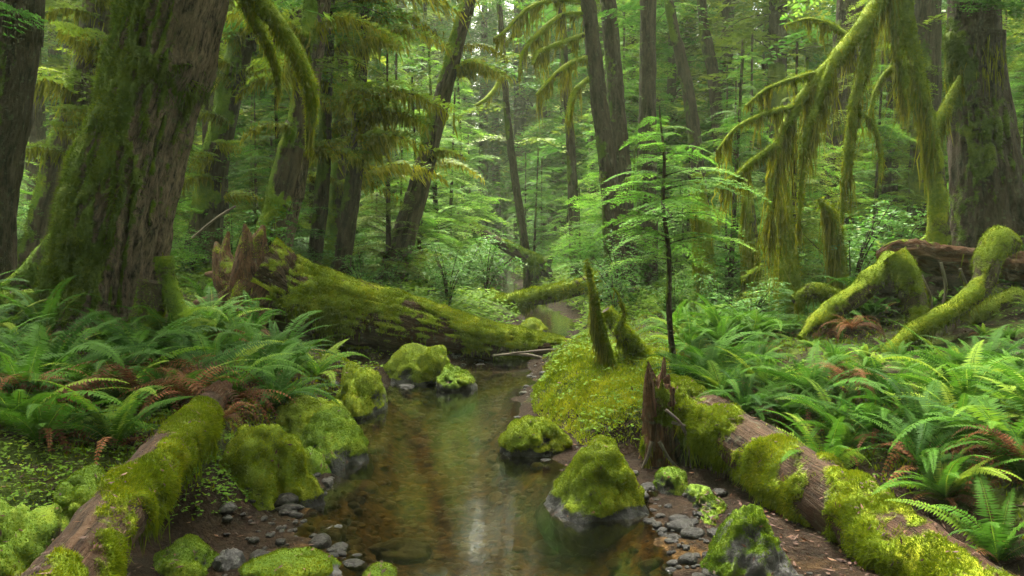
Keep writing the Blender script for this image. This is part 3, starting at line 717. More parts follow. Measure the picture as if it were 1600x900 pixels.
# the big fallen log with its root plate, across the creek
bpts = [pw(392, 436, 9.1), pw(440, 462, 9.2), pw(500, 480, 9.3), pw(600, 502, 9.5), pw(700, 524, 9.7), pw(800, 541, 9.95), pw(900, 551, 10.2), pw(985, 548, 10.4)]
BL, _ = log('fallen_log', 'biggest fallen log, bridging the creek behind the pool with a torn root plate',
    bpts, [.50, .45, .40, .35, .28, .21, .16, .11], 'log', 80000, bias=.52, seed=9, segs=110, hang=1500, hl=.3, mdir=(0, -.05, .6), step=.02, fl=.026, fw=.010, ridge=.09)
def roots(parent, defs, mat='log', seed=0, bias=.55):
    for k, (q, Y, dY, fz, hg) in enumerate(defs): limb(parent, q, Y, fz, hg, .25, mat, 'fuzz_y', 'hang_d', seed=seed + k, name='root', dY=dY, bias=bias)
roots(BL, [
 ([(395, 450, 60), (400, 415, 46), (404, 380, 26), (412, 352, 5)], 8.9, .1, 900, 40), ([(385, 450, 50), (382, 410, 36), (386, 375, 20), (382, 350, 4)], 8.8, 0, 700, 40),
 ([(380, 455, 50), (360, 425, 36), (352, 398, 20), (357, 362, 4)], 8.9, .2, 700, 40), ([(385, 460, 56), (352, 440, 34), (342, 408, 24), (338, 378, 5)], 8.9, .2, 700, 40),
 ([(400, 440, 46), (425, 405, 28), (442, 378, 6)], 9.2, .3, 900, 50), ([(372, 455, 46), (345, 432, 22), (322, 428, 6)], 9.0, .3, 500, 30),
 ([(395, 450, 56), (383, 480, 40), (392, 512, 30), (424, 532, 18)], 8.7, -.3, 2200, 120), ([(380, 460, 56), (350, 480, 36), (325, 505, 20), (295, 520, 8)], 8.9, -.1, 700, 50),
 ([(368, 470, 40), (335, 470, 22), (305, 476, 12), (285, 490, 5)], 9.0, .3, 500, 40), ([(405, 480, 34), (405, 510, 20), (412, 545, 10)], 8.75, -.2, 900, 40), ([(370, 470, 30), (362, 505, 18), (350, 540, 8)], 8.7, -.2, 500, 40)], 'deadwood', seed=120, bias=.2)

# logs further up the creek
log('fallen_log', 'straight mossy log lying across the creek beyond the biggest fallen log', [pw(735, 486, 14.4), pw(800, 472, 14.2), pw(870, 458, 14), pw(940, 440, 13.8)], [.12, .135, .14, .15], 'log', 9000, bias=.5, seed=11, segs=30, mdir=(0, -.1, .5), step=.04, fl=.05, fw=.017)
log('fallen_log', 'short mossy log pointing at the far bright patch of creek', [pw(700, 436, 17.5), pw(745, 452, 17), pw(800, 472, 16.4)], [.10, .12, .11], 'log', 4000, bias=.5, seed=12, segs=24, mdir=(0, -.1, .5), step=.05, fl=.05, fw=.018)
fl3, _ = log('fallen_log', 'thin tilted log with a dark root wad in the mist beyond the slender pole', [pw(735, 352, 21.5), pw(790, 385, 21.3), pw(850, 418, 21)], [.10, .14, .2], 'bark_mossy', 4000, 'fuzz_g', bias=.45, seed=13, segs=24, step=.06, fl=.06, fw=.02)
roots(fl3, [([(848, 418, 20), (856, 408, 14), (862, 400, 6)], 21, 0, 200, 0), ([(848, 420, 20), (858, 428, 14), (866, 438, 6)], 21, 0, 200, 0), ([(846, 416, 18), (840, 430, 12), (836, 442, 6)], 21, 0, 200, 0)], 'bark_dark', 160)

# broken rotten stump and mossy snag on the point
def stump():
    b = pw(1030, 712, 5.15); tp = pw(1030, 592, 5.15); t = thing('broken_stump', b, 'jagged reddish rotten stump against the end of the thick mossy log', 'stump')
    V, F, tc, N, tri = tube([b - [0, 0, .1], b + [0, 0, .18], tp - [0, 0, .1], tp], [.12, .10, .088, .075], 64, .010, .16, 30, .2, 1.8, 31, (0, .16), True)
    mk = np.clip(.34 + .5 * fbm(V * 7, 3), 0, 1); Vb, Fb, var = fuzz(V, F, N, np.clip(mk - .42, 0, .5), 7000, .014, .006, np.random.default_rng(8), .8, 14)
    fb = MB(); fb.add(Vb, Fb, 0, var); kid(t, fb.build('moss', [M['fuzz_y']], t))
    mb = MB(); mb.add(V, F, 0, tc=tc, moss=mk, smooth=True); mb.add(V, tri, 0, tc=tc); kid(t, mb.build('wood', [M['deadwood']], t))
    V2, F2, tc2, N2, tri2 = tube([pw(1016, 650, 5.05), pw(1014, 600, 5.05), pw(1012, 572, 5.05)], [.04, .028, .004], 16, .012, .2, 16, .2, 1, 33)
    mb = MB(); mb.add(V2, F2, 0, tc=tc2, smooth=True); kid(t, mb.build('splinter', [M['deadwood']], t))
    for k, q in enumerate(([(1040, 640, 5), (1062, 660, 5), (1075, 690, 5), (1080, 735, 4), (1078, 760, 3)], [(1030, 690, 6), (1048, 720, 5), (1075, 745, 4)], [(1018, 690, 6), (1012, 712, 5), (1002, 735, 3)], [(1050, 660, 5), (1075, 665, 4), (1085, 650, 3)])):
        limb(t, q, 5.0, 0, 40, .12, 'stick', seed=170 + k, name='root', bias=.05)
stump()
sn, snp, snr = tree('mossy_snag', 'broken leaning snag shaggy with moss on the mossy point beside the creek', [(918, 415, 4), (926, 450, 6), (938, 510, 11), (955, 560, 12), (975, 605, 12), (992, 640, 11)], 6.7, 'limb', (-.3, 0, .2), .8, 6000, 'fuzz_y', 18, pw(918, 405, 6.7)[2], None, seed=54, kindcat='snag', flare=.1,
     hang=(900, pw(0, 570, 6.7)[2], pw(0, 440, 6.7)[2], .42), fl=.025)
log('fallen_log', 'mossy broken log resting behind the leaning snag on the point', [pw(945, 485, 7.0), pw(965, 515, 7.0), pw(1000, 552, 7.1), pw(1035, 580, 7.2)], [.05, .055, .06, .065], 'limb', 6000, bias=.7, seed=15, segs=24, hang=300, hl=.2, fl=.03, fw=.008)
limb(sn, [(960, 520, 8), (975, 490, 5), (968, 465, 3), (958, 450, 2)], 6.7, 500, 60, .12, seed=181, name='branch')

# exposed roots on the right bank
er = thing('uprooted_stump', pw(1470, 480, 7.2), 'old uprooted stump whose arching mossy roots frame a dark hollow on the right bank', 'stump')
def hump():
    p = [pw(1370, 400, 7.6), pw(1410, 395, 7.5), pw(1470, 405, 7.5), pw(1530, 408, 7.5), pw(1600, 420, 7.6), pw(1680, 440, 7.6)]
    V, F, tc, N, tri = tube(p, [.05, .10, .11, .10, .11, .08], 40, .03, .35, 14, .35, 2.2, 41)
    mk = np.clip(.1 + .45 * fbm(V * 4, 3) + .2 * N[:, 2], 0, 1); mb = MB(); mb.add(V, F, 0, tc=tc, moss=mk, smooth=True); kid(er, mb.build('wood', [M['deadwood']], er))
hump()
def hollow_mass():  # dark soil-coloured mass added in place of the shade in the hollow
    V, F = ICO[5]; n = V.copy(); V = V * (1 + .28 * fbm(n * 2 + 3, 4) + .10 * fbm(n * 9, 3))[:, None]; c = pw(1500, 470, 8.2)
    mb = MB(); mb.add(V * [.95, .42, .42] + c, F, 0, tc=V * 2, moss=np.clip(.05 + .5 * V[:, 2] + .3 * fbm(n * 4, 2), 0, 1), smooth=True); kid(er, mb.build('soil', [M['soil']], er))
hollow_mass()
roots(er, [
 ([(1392, 402, 26), (1375, 425, 34), (1330, 465, 34), (1278, 500, 26), (1250, 528, 10)], 7.3, -.4, 3500, 40), ([(1396, 398, 34), (1412, 420, 36), (1425, 455, 36), (1432, 500, 32), (1430, 530, 26)], 7.1, -.2, 4500, 60),
 ([(1580, 384, 30), (1560, 380, 46), (1546, 402, 40), (1536, 440, 34), (1495, 480, 30), (1445, 505, 28), (1400, 540, 24), (1380, 558, 16)], 7.2, -.5, 7000, 300),
 ([(1590, 470, 40), (1550, 485, 36), (1510, 500, 24)], 7.3, -.2, 2500, 60), ([(1240, 470, 20), (1270, 455, 26), (1310, 462, 20)], 7.6, 0, 2500, 60)], 'limb', 190)
for k, q in enumerate(([(1470, 410, 5), (1478, 450, 5), (1472, 490, 4), (1480, 520, 3)], [(1500, 420, 5), (1512, 450, 4), (1520, 480, 3)], [(1440, 430, 4), (1455, 470, 4), (1450, 510, 3)])):
    limb(er, q, 7.1, 0, 40, .1, 'stick', seed=210 + k, name='rootlet', bias=.1)

# ------------------------------------------------------------------ boulders
def boulder(label, px0, px1, top, base, Y, depth=None, shear=0., mat='rock', fzmat='fuzz_g', bias=.6, fz=9000, seed=1, sub=5, rough=.20, peak=1.0, name='boulder', zmoss=.10, fl=.016, group=None, sink=.3, cat='rock'):
    rng = np.random.default_rng(seed + 1500)
    zb = pw(px0, base, Y)[2]; hx = (px1 - px0) * .5 * Y / FPX; hy = depth or hx * .85; yc_ = Y + hy * .8
    a, b = pw(px0, base, yc_), pw(px1, base, yc_); cx = (a[0] + b[0]) / 2; hx = (b[0] - a[0]) / 2; H = max(pw(0, top, yc_)[2] - zb - .015, .05)
    V, F = ICO[sub]; V = V.copy()
    for _ in range(5):
        q = nrm(rng.normal(0, 1, 3) * [1, 1, .8]); q[2] = abs(q[2]) * .9; q = nrm(q); e = V @ q - rng.uniform(.70, .90); V = V - np.where(e > 0, e * .8, 0)[:, None] * q
    n = nrm(V); d = 1 + rough * fbm(n * 1.3 + seed * 3.1, 2) + rough * .5 * (np.abs(fbm(n * 2.4 + seed, 3)) * -2 + .5) + .035 * fbm(n * 8 + seed, 3)
    V = V * d[:, None]
    z = V[:, 2]; up = np.clip(z, 0, 1)
    k = 1 - (up ** 1.2) * .34 * (peak - .15); V[:, 0] *= k; V[:, 1] *= k
    z = np.where(z > 0, z * H / max(z.max(), .6), z * sink); V[:, 2] = z
    V[:, 0] = V[:, 0] * hx / np.abs(V[:, 0]).max() + shear * hx * up; V[:, 1] = V[:, 1] * hy
    N = vnormals(V, F); W = V + [cx, yc_, zb]
    mk = np.clip(bias + .25 * N[:, 2] + .45 * fbm(W * 3.5 + seed, 4), 0, 1) * (1 if zmoss <= 0 else sstep(zmoss * .12, zmoss * .55, W[:, 2] + .03 * fbm(W * 7, 2)))
    lift = sstep(.45, .7, mk) * (.010 + .016 * (fbm(W * 11, 3) + .5)); V = V + N * lift[:, None]
    o = MB(); o.add(V + [cx, yc_, zb], F, 0, moss=mk, smooth=True)
    ob = o.build(name, [M[mat]], None, off=(cx, yc_, zb)); tag(ob, label, cat, group)
    if fz:
        Vb, Fb, var = fuzz(V, F, N, np.clip(mk - .42, 0, .5) * (V[:, 2] > -.02), fz, fl, .0042 + Y * .0004, rng, .5, 12)
        lt = litter_on(V, F, N, (N[:, 2] > .2) * 1.0, 40, rng)
        if len(Vb): fb = MB(); fb.add(Vb, Fb, 0, var); fb.add(lt[0], lt[1], 1, lt[2]); f = fb.build('moss', [M[fzmat], M['litter']], ob, off=(0, 0, 0)); f.location = (0, 0, 0)
    return ob

BLD = [
 ('large pointed mossy boulder on the right edge of the pool', 836, 1022, 683, 824, 4.15, .30, .14, 'rock_yellow', 'fuzz_y', .64, 15000, 1.2, .14),
 ('broad mossy boulder standing in the water beside the green point', 765, 900, 650, 724, 5.33, .30, .02, 'rock_yellow', 'fuzz_y', .62, 9000, .5, .10),
 ('patchy moss and grey boulder under the thick log at the bottom edge', 1085, 1262, 797, 935, 3.3, .24, .05, 'rock_grey', 'fuzz_g', .47, 9000, .9, .06),
 ('tall peaked mossy boulder beside the foreground log on the left bank', 346, 520, 657, 814, 4.24, .30, -.16, 'rock_yellow', 'fuzz_y', .66, 18000, 1.3, .08),
 ('shoulder of yellow moss leaning against the tall peaked boulder', 320, 430, 704, 815, 4.2, .26, -.05, 'rock_yellow', 'fuzz_y', .70, 8000, .5, .06),
 ('rounded mossy boulder dipping into the pool on the left', 462, 586, 640, 738, 5.12, .34, -.1, 'rock', 'fuzz_g', .68, 10000, .4, .10),
 ('mossy hummock between the peaked boulder and the ferns', 430, 560, 612, 700, 5.55, .35, -.2, 'rock_yellow', 'fuzz_y', .72, 8000, .5, .05),
 ('bright mossy boulder at the bend of the pool', 505, 604, 568, 658, 6.55, .40, .0, 'rock_yellow', 'fuzz_y', .72, 8000, .5, .09),
 ('lumpy yellow-green mossy rock in front of the biggest fallen log', 588, 728, 535, 606, 8.0, .42, .12, 'rock_yellow', 'fuzz_y', .72, 9000, .6, .08),
 ('small mossy rock at the water end of the lumpy rock', 676, 748, 570, 612, 7.75, .28, -.15, 'rock', 'fuzz_g', .68, 4000, .3, .10),
 ('small green rock beneath the near end of the left log', 228, 338, 858, 925, 3.35, .2, .0, 'rock', 'fuzz_g', .62, 6000, .3, .03),
 ('low moss and stone rock at the bottom edge of the creek', 362, 540, 862, 935, 3.3, .22, -.1, 'rock_grey', 'fuzz_y', .55, 6000, .3, .06),
 ('tiny mossy tip of rock at the bottom edge of the water', 562, 622, 886, 930, 3.3, .12, .0, 'rock', 'fuzz_y', .62, 1500, .3, .04),
 ('green moss cushion in the bottom left corner', -80, 85, 775, 960, 2.9, .35, .1, 'rock', 'fuzz_g', .8, 9000, .2, -.3),
 ('moss mound beside the left log under the ferns', 85, 195, 735, 825, 3.6, .25, .0, 'rock', 'fuzz_g', .72, 7000, .3, -.3),
 ('flat moss mound behind the corner cushion', -60, 110, 715, 810, 3.8, .35, .1, 'rock', 'fuzz_g', .74, 8000, .2, -.3),
 ('bright round moss cushion behind the tall peaked boulder', 462, 515, 700, 765, 4.85, .2, .0, 'rock', 'fuzz_g', .9, 3000, .2, -.3),
 ('dark small rock hidden under the left log', 238, 290, 800, 860, 3.9, .15, .0, 'rock', 'fuzz_d', .5, 1500, .3, .0),
 ('small mossy stone in the hollow behind the large pointed boulder', 1022, 1074, 728, 772, 4.55, .14, .0, 'rock', 'fuzz_g', .62, 2500, .3, .0),
 ('mossy stone on the gravel below the thick log', 1076, 1142, 772, 808, 4.15, .12, .0, 'rock', 'fuzz_g', .6, 2200, .3, .0),
 ('grey stone behind the mossy stone on the gravel', 1070, 1112, 757, 784, 4.4, .10, .0, 'rock_grey', 'fuzz_g', .3, 0, .3, .0),
 ('moss-topped pebble on the gravel nearest the water', 1050, 1082, 812, 838, 4.05, .08, .0, 'rock_grey', 'fuzz_g', .5, 900, .2, .0),
 ('little moss-topped pebble beside the bottom edge boulder', 1092, 1122, 808, 826, 4.05, .08, .0, 'rock', 'fuzz_g', .62, 800, .2, .0),
 ('round mossy rock past the log where the creek shines', 808, 858, 496, 525, 12.5, .3, .0, 'rock_yellow', 'fuzz_y', .6, 2000, .3, .02),
 ('mossy lump beneath the roots of the huge maple', -10, 52, 450, 500, 6.3, .2, .1, 'rock', 'fuzz_g', .7, 2500, .3, -.3),
 ('dark mossy rock on the far left bank below the leaning trunk', 655, 705, 440, 490, 12.8, .35, .0, 'rock', 'fuzz_d', .6, 2500, .3, -.3),
 ('small mossy rock by the water under the biggest fallen log', 505, 545, 548, 580, 8.3, .2, .0, 'rock', 'fuzz_g', .7, 2500, .3, .0),
]
for k, (lab, x0, x1, tp, bs, Y, dep, sh, mt, fm, bi, fz, pk, zm) in enumerate(BLD):
    boulder(lab, x0, x1, tp, bs, Y, dep, sh, mt, fm, bi - .07, int(fz * 1.7), 40 + k, 5 if x1 - x0 > 60 else 4, .2, pk, zmoss=zm, fl=.006 + Y * .0008)
STN = [('flat grey slab on the gravel shore below the left log', 350, 455, 838, 866, 3.85), ('grey shard of rock standing in the gravel by the left log', 335, 385, 850, 898, 3.5),
       ('dark wet stone just breaking the water near the bottom edge', 498, 545, 826, 842, 4.0), ('long submerged stone lying under the clear water', 575, 680, 838, 866, 3.85)]
for k, (lab, x0, x1, tp, bs, Y) in enumerate(STN):
    boulder(lab, x0, x1, tp, bs, Y, .09, 0, 'rock_grey', 'fuzz_g', -.3, 0, 80 + k, 4, .28, .3, name='stone', sink=.08, cat='stone')

# gravel along the shore: uncountable
def gravel():
    rng = np.random.default_rng(31); mb = MB(); V0, F0 = ICO[2]; n = 2600
    y = rng.uniform(3.0, 9.6, n); s = rng.choice([-1, 1], n); x = xc(y) + s * (hw(y) + rng.normal(-.02, .22, n))
    z = ground_h(x, y); k = (z > -.16) & (z < .16) & ((y < 4.9) | ((s < 0) & (y > 7.4)) | (rng.random(n) < .12)); x, y, z = x[k], y[k], z[k]
    for i in range(len(x)):
        r = .005 + .012 * rng.gamma(1.1); 
        V = V0 * (1 + .25 * fbm(V0 * 1.5 + i, 2))[:, None] * r * np.array([rng.uniform(.8, 1.4), rng.uniform(.8, 1.4), rng.uniform(.4, .8)])
        mb.add(V + [x[i], y[i], z[i] + r * .15], F0, 0, smooth=True)
    n = 1500; y = rng.uniform(2.8, 10, n); x = xc(y) + hw(y) * rng.uniform(-1, 1, n); z = ground_h(x, y)
    for i in range(n):
        if z[i] > -.05: continue
        r = rng.uniform(.012, .035) * (1 + 1.2 * (rng.random() < .08))
        V = V0 * (1 + .3 * fbm(V0 * 1.5 + i * .7, 2))[:, None] * r * np.array([rng.uniform(.8, 1.5), rng.uniform(.8, 1.5), rng.uniform(.35, .6)])
        mb.add(V + [x[i], y[i], z[i]], F0, 1, smooth=True)
    tag(mb.build('gravel', [rock_mat('gravel_stone', MOSS['dark'], (.004, .0035, .003), (.03, .026, .022)), rock_mat('bed_stone', MOSS['dark'], (.02, .012, .005), (.17, .10, .045))]), 'small wet grey and brown gravel along the creek shore', 'gravel', kind='stuff')
gravel()

# ------------------------------------------------------------------ ferns
def frond(rng, L, az, e0, e1, K=42, pin=.13, wid=1.0):
    t = np.linspace(0, 1, K); el = e0 + (e1 - e0) * t ** 1.15
    a = az + rng.normal(0, .15) * t ** 2
    T = np.stack([np.cos(el) * np.cos(a), np.cos(el) * np.sin(a), np.sin(el)], -1); step = L / (K - 1)
    c = np.vstack([[0, 0, 0], np.cumsum(T[:-1] * step, 0)])
    S = np.stack([-np.sin(a), np.cos(a), 0 * a], -1); Nn = np.cross(S, T); roll = rng.normal(0, .35)
    S = S * math.cos(roll) + Nn * math.sin(roll)
    prof = np.clip(t / .22, .12, 1) ** .8 * np.clip((1 - t) / .75, 0, 1) ** .75
    Vs = []; 
    k = t > .07
    for sd in (-1, 1):
        Dr = nrm(S * sd + T * .28 + np.array([0, 0, -.22]) + rng.normal(0, .06, T.shape))
        V, F = diamonds(c[k], Dr[k], T[k], (pin * L * prof + .006)[k] * rng.uniform(.85, 1.1, k.sum()), step * 1.05 * wid, .3, .02)
        Vs.append(V)
    P = np.vstack(Vs); F = np.arange(len(P)).reshape(-1, 4)
    w = .0035 * L * (1.2 - t); a0 = c - S * w[:, None]; b0 = c + S * w[:, None]
    VR = np.stack([a0, b0], 1).reshape(-1, 3); i = np.arange(K - 1) * 2
    FR = np.stack([i, i + 1, i + 3, i + 2], -1)
    return P, F, VR, FR

def fern_meshes(seed, n, L, kind):
    rng = np.random.default_rng(seed); g = MB(); d = MB()
    for i in range(n):
        az = i * 2.4 + rng.normal(0, .3); l = L * rng.uniform(.6, 1.1)
        e0 = rng.uniform(50, 84) * D2R; e1 = rng.uniform(-62, 8) * D2R
        P, F, VR, FR = frond(rng, l, az, e0, e1, 42 if kind != 'far' else 20, rng.uniform(.10, .14))
        v = np.clip(rng.normal(.45, .2), 0, 1)
        g.add(P, F, 0, np.clip(v + rng.normal(0, .05, len(P)), 0, 1)); g.add(VR, FR, 0, .8)
    for i in range(3 + n // 3):
        az = rng.uniform(0, 6.28); l = L * rng.uniform(.45, .8)
        P, F, VR, FR = frond(rng, l, az, rng.uniform(25, 60) * D2R, rng.uniform(-95, -60) * D2R, 22, .09, .7)
        d.add(P, F, 0, np.clip(rng.uniform(0, 1) + rng.normal(0, .12, len(P)), 0, 1)); d.add(VR, FR, 0, .3)
    return g.mesh('frond', [M['fern']]), d.mesh('dead_frond', [M['fern_dead']])
FERN = [fern_meshes(600 + i, n, L, k) for i, (n, L, k) in enumerate(((18, .85, ''), (15, .95, ''), (22, .75, ''), (13, .7, ''), (16, .8, ''), (20, .6, '')))]
FERN_FAR = [fern_meshes(650 + i, 12, .7, 'far') for i in range(2)]

def put_fern(x, y, s, label, group, rng, far=False, dead=True, dz=0.):
    g, d = (FERN_FAR if far else FERN)[rng.integers(2 if far else 6)]
    t = thing('sword_fern', (x, y, gh(x, y) - .02 + dz), label, 'fern', group)
    t.rotation_euler = (rng.normal(0, .15), rng.normal(0, .15), rng.uniform(0, 6.28)); t.scale = (s, s, s * rng.uniform(.8, 1.15))
    o = bpy.data.objects.new('fronds', g); COL.objects.link(o); o.parent = t
    if dead:
        o = bpy.data.objects.new('dead_fronds', d); COL.objects.link(o); o.parent = t
    return t

def dead_mesh(seed, n, L):
    rng = np.random.default_rng(seed); d = MB()
    for i in range(n):
        P, F, VR, FR = frond(rng, L * rng.uniform(.5, 1), rng.uniform(0, 6.28), rng.uniform(35, 80) * D2R, rng.uniform(-110, -60) * D2R, 30, .10, .6)
        d.add(P, F, 0, np.clip(rng.uniform(0, 1) + rng.normal(0, .12, len(P)), 0, 1)); d.add(VR, FR, 0, .3)
    return d.mesh('dead_frond', [M['fern_dead']])
DEAD = [dead_mesh(690, 22, .6), dead_mesh(691, 18, .7)]
WITH = []
def dead_fern(px, py, Y, s, label):
    p = pw(px, py, Y); o = bpy.data.objects.new('withered_fern', DEAD[int(px) % 2]); COL.objects.link(o); o.location = (p[0], Y, gh(p[0], Y) + .12); WITH.append((p[0], Y)); o.scale = (s, s, s); o.rotation_euler = (0, 0, px); tag(o, label, 'fern')
for a in ((215, 590, 5.0, 1.4, 'rust-brown withered fern clump left of the splintered log end'), (265, 560, 5.6, 1.3, 'orange-brown withered fronds at the foot of the huge maple'), (300, 640, 4.9, 1.1, 'red-brown withered fronds touching the splintered log end'),
          (350, 690, 4.6, .6, 'small rusty fern clump between the left log and the peaked boulder'), (40, 640, 4.6, .9, 'dark brown withered fern at the left picture edge'), (1320, 690, 5.2, .7, 'brown withered fern low in the right fern bed'),
          (1590, 830, 3.6, .8, 'rusty withered fern in the lower right corner'), (1330, 540, 6.8, .7, 'brown withered fern below the exposed roots')): dead_fern(*a)
rf = np.random.default_rng(91)
def seg_dist(x, y, a, b):
    a, b = np.array(a[:2]), np.array(b[:2]); p = np.array([x, y]); t = np.clip(np.dot(p - a, b - a) / np.dot(b - a, b - a), 0, 1)
    return np.linalg.norm(p - a - t * (b - a))
def clear(x, y, m=.0):
    if abs(x - xc(y)) < hw(y) + .42 + m: return False
    if seg_dist(x, y, (-1.25, 2.3), (-1.9, 5.2)) < .26: return False          # left log
    if seg_dist(x, y, (1.1, 5.4), (2.0, 2.6)) < .32: return False
    if y < 5.4 and 0 < x < logx(y): return False            # right log
    if seg_dist(x, y, bpts[0], bpts[-1]) < .55: return False
    if x / y < -.44 and y < 4.2: return False
    if (x + 3.5) ** 2 + (y - 7.1) ** 2 < .75 ** 2: return False
    if (x - 5.4) ** 2 + (y - 9.0) ** 2 < .6 ** 2: return False
    if -1.75 < x < -.9 and 3.4 < y < 6.4: return False
    if .2 < x < 1.35 and 4.2 < y < 8.0: return False
    return True
placed = [(x, y - .2) for x, y in WITH]
def scatter_ferns(n, xr, yr, sr, dmin, label, group, far=False, test=None, dead=True):
    c = 0
    for _ in range(n * 30):
        if c >= n: break
        y = rf.uniform(*yr); x = rf.uniform(*xr)
        if abs(x) > y * .68 + .3 or not clear(x, y) or (test and not test(x, y)): continue
        if any((x - a) ** 2 + (y - b) ** 2 < dmin ** 2 for a, b in placed): continue
        placed.append((x, y)); put_fern(x, y, rf.uniform(*sr), label, group, rf, far, dead); c += 1
# single ferns that stand out
for px, py, Y, s, lab in ((70, 640, 5.2, 1.25, 'tall sword fern below the red-brown litter by the huge maple'), (30, 720, 4.4, .9, 'fern at the edge above the moss mounds'),
                          (290, 640, 5.6, 1.0, 'fern at the foot of the huge maple with rust-brown dead fronds'), (410, 620, 6.2, 1.1, 'feathery fern behind the splintered end of the left log'),
                          (180, 700, 4.3, .75, 'blue-green fern drooping over the left log'), (1290, 790, 4.4, 1.0, 'arching fern right behind the bare stretch of the thick mossy log'),
                          (1540, 640, 5.4, .9, 'tall arching fern before the uprooted stump'), (1400, 370, 9.5, 1.2, 'fern standing upright above the uprooted stump'),
                          (1570, 800, 4.0, .9, 'dark fern at the lower right edge'), (1560, 880, 3.25, .7, 'small fern in the bottom right corner beside the thick log'), (1480, 800, 3.75, .7, 'fern just above the bare brown stretch of the thick log')):
    p = pw(px, py, Y); placed.append((p[0], p[1])); put_fern(p[0], p[1], s, lab, None, rf)
scatter_ferns(52, (-4.6, -1.6), (3.2, 7.2), (.65, 1.1), .30, 'sword fern in the fern thicket between the huge maple and the left log', 'ferns on the left bank')
scatter_ferns(160, (1.2, 6.2), (2.6, 8.4), (.55, .95), .24, 'sword fern in the wide fern bed above the thick right log', 'ferns on the right bank', False, lambda x, y: x / y < .68 and not (5.3 < y < 7.9 and .32 < x / y < .7) and not (y > 6.2 and x < 1.6))
scatter_ferns(26, (2.0, 4.6), (5.2, 6.9), (.28, .42), .26, 'small low fern in front of the exposed roots', 'low ferns below the exposed roots')
scatter_ferns(20, (-9, -1.6), (7.5, 15), (.6, 1.0), .6, 'fern under the trees behind the huge maple and root plate', 'ferns behind the huge maple', True, None, False)
scatter_ferns(16, (1.6, 9), (8.4, 15), (.6, 1.0), .6, 'fern under the mossy trees beyond the right fern bed', 'ferns beyond the right fern bed', True, None, False)
scatter_ferns(10, (-7, 7), (11.5, 22), (.6, 1.0), .8, 'fern along the creek beyond the biggest fallen log', 'ferns up the creek', True, None, False)

# ------------------------------------------------------------------ shrubs
def shrub_mesh(seed, H, Wd, n, leaf):
    rng = np.random.default_rng(seed); f = MB(); s = MB()
    for i in range(9):
        az = rng.uniform(0, 6.28); l = H * rng.uniform(.6, 1.1); out = Wd * rng.uniform(.2, .7)
        p = np.array([[0, 0, 0], [out * .3 * math.cos(az), out * .3 * math.sin(az), l * .55], [out * math.cos(az), out * math.sin(az), l]])
        V, F, tc, N, _ = tube(p, [.012, .008, .003], 5, .15, 0, 5, .1, 1, i, cap=False); s.add(V, F, 0, tc=tc)
        q = curve(p, 12)[3:]
        for c in q:
            for _ in range(2):
                a2 = rng.uniform(0, 6.28); k = n; t = np.linspace(.15, 1, k); tl = Wd * rng.uniform(.18, .42)
                d = np.array([math.cos(a2), math.sin(a2), rng.uniform(-.25, .15)])
                P = c + np.outer(t * tl, d) + np.outer(t ** 2 * tl, [0, 0, -.3])
                sd = np.where(np.arange(k) % 2, 1, -1)[:, None] * np.array([-math.sin(a2), math.cos(a2), 0])
                Dr = nrm(sd * .8 + d * .6 + rng.normal(0, .25, (k, 3))); S = nrm(np.cross(Dr, np.array([0, 0, 1.]) + rng.normal(0, .35, (k, 3))))
                V, F = diamonds(P, Dr, S, leaf * rng.uniform(.6, 1.2, k), leaf * .55, .45, .03)
                f.add(V, F, 0, np.repeat(np.clip(rng.normal(.45, .2, k), 0, 1), 4))
    return f.mesh('foliage', [M['maple']]), s.mesh('stem', [M['twig']])
SHR = [shrub_mesh(700 + i, .9 + .2 * i, .8, 12, .055) for i in range(3)]
def put_shrub(x, y, s, label, group, rng):
    f, st = SHR[rng.integers(3)]; t = thing('leafy_shrub', (x, y, gh(x, y) - .03), label, 'shrub', group); t.rotation_euler = (0, 0, rng.uniform(0, 6.28)); t.scale = (s, s, s * rng.uniform(.7, 1.1))
    for nm, m in (('foliage', f), ('stem', st)):
        o = bpy.data.objects.new(nm, m); COL.objects.link(o); o.parent = t
rsb = np.random.default_rng(92)
def scatter_shrubs(n, xr, yr, sr, dmin, label, group):
    c = 0; pl = []
    for _ in range(n * 30):
        if c >= n: break
        y = rsb.uniform(*yr); x = rsb.uniform(*xr)
        if abs(x) > y * .7 + .3 or not clear(x, y, -.1): continue
        if any((x - a) ** 2 + (y - b) ** 2 < dmin ** 2 for a, b in pl): continue
        pl.append((x, y)); put_shrub(x, y, rsb.uniform(*sr), label, group, rsb); c += 1
scatter_shrubs(26, (-8, -.9), (10.6, 17), (.5, 1.0), .8, 'low leafy shrub behind the biggest fallen log', 'shrubs behind the biggest log')
scatter_shrubs(30, (1.2, 8), (8.3, 16), (.5, 1.1), .8, 'low leafy shrub behind the young hemlock', 'shrubs behind the young hemlock')
scatter_shrubs(44, (-9, 9), (16, 34), (.7, 1.5), 1.1, 'pale leafy shrub in the mist along the upper creek', 'shrubs up the creek')

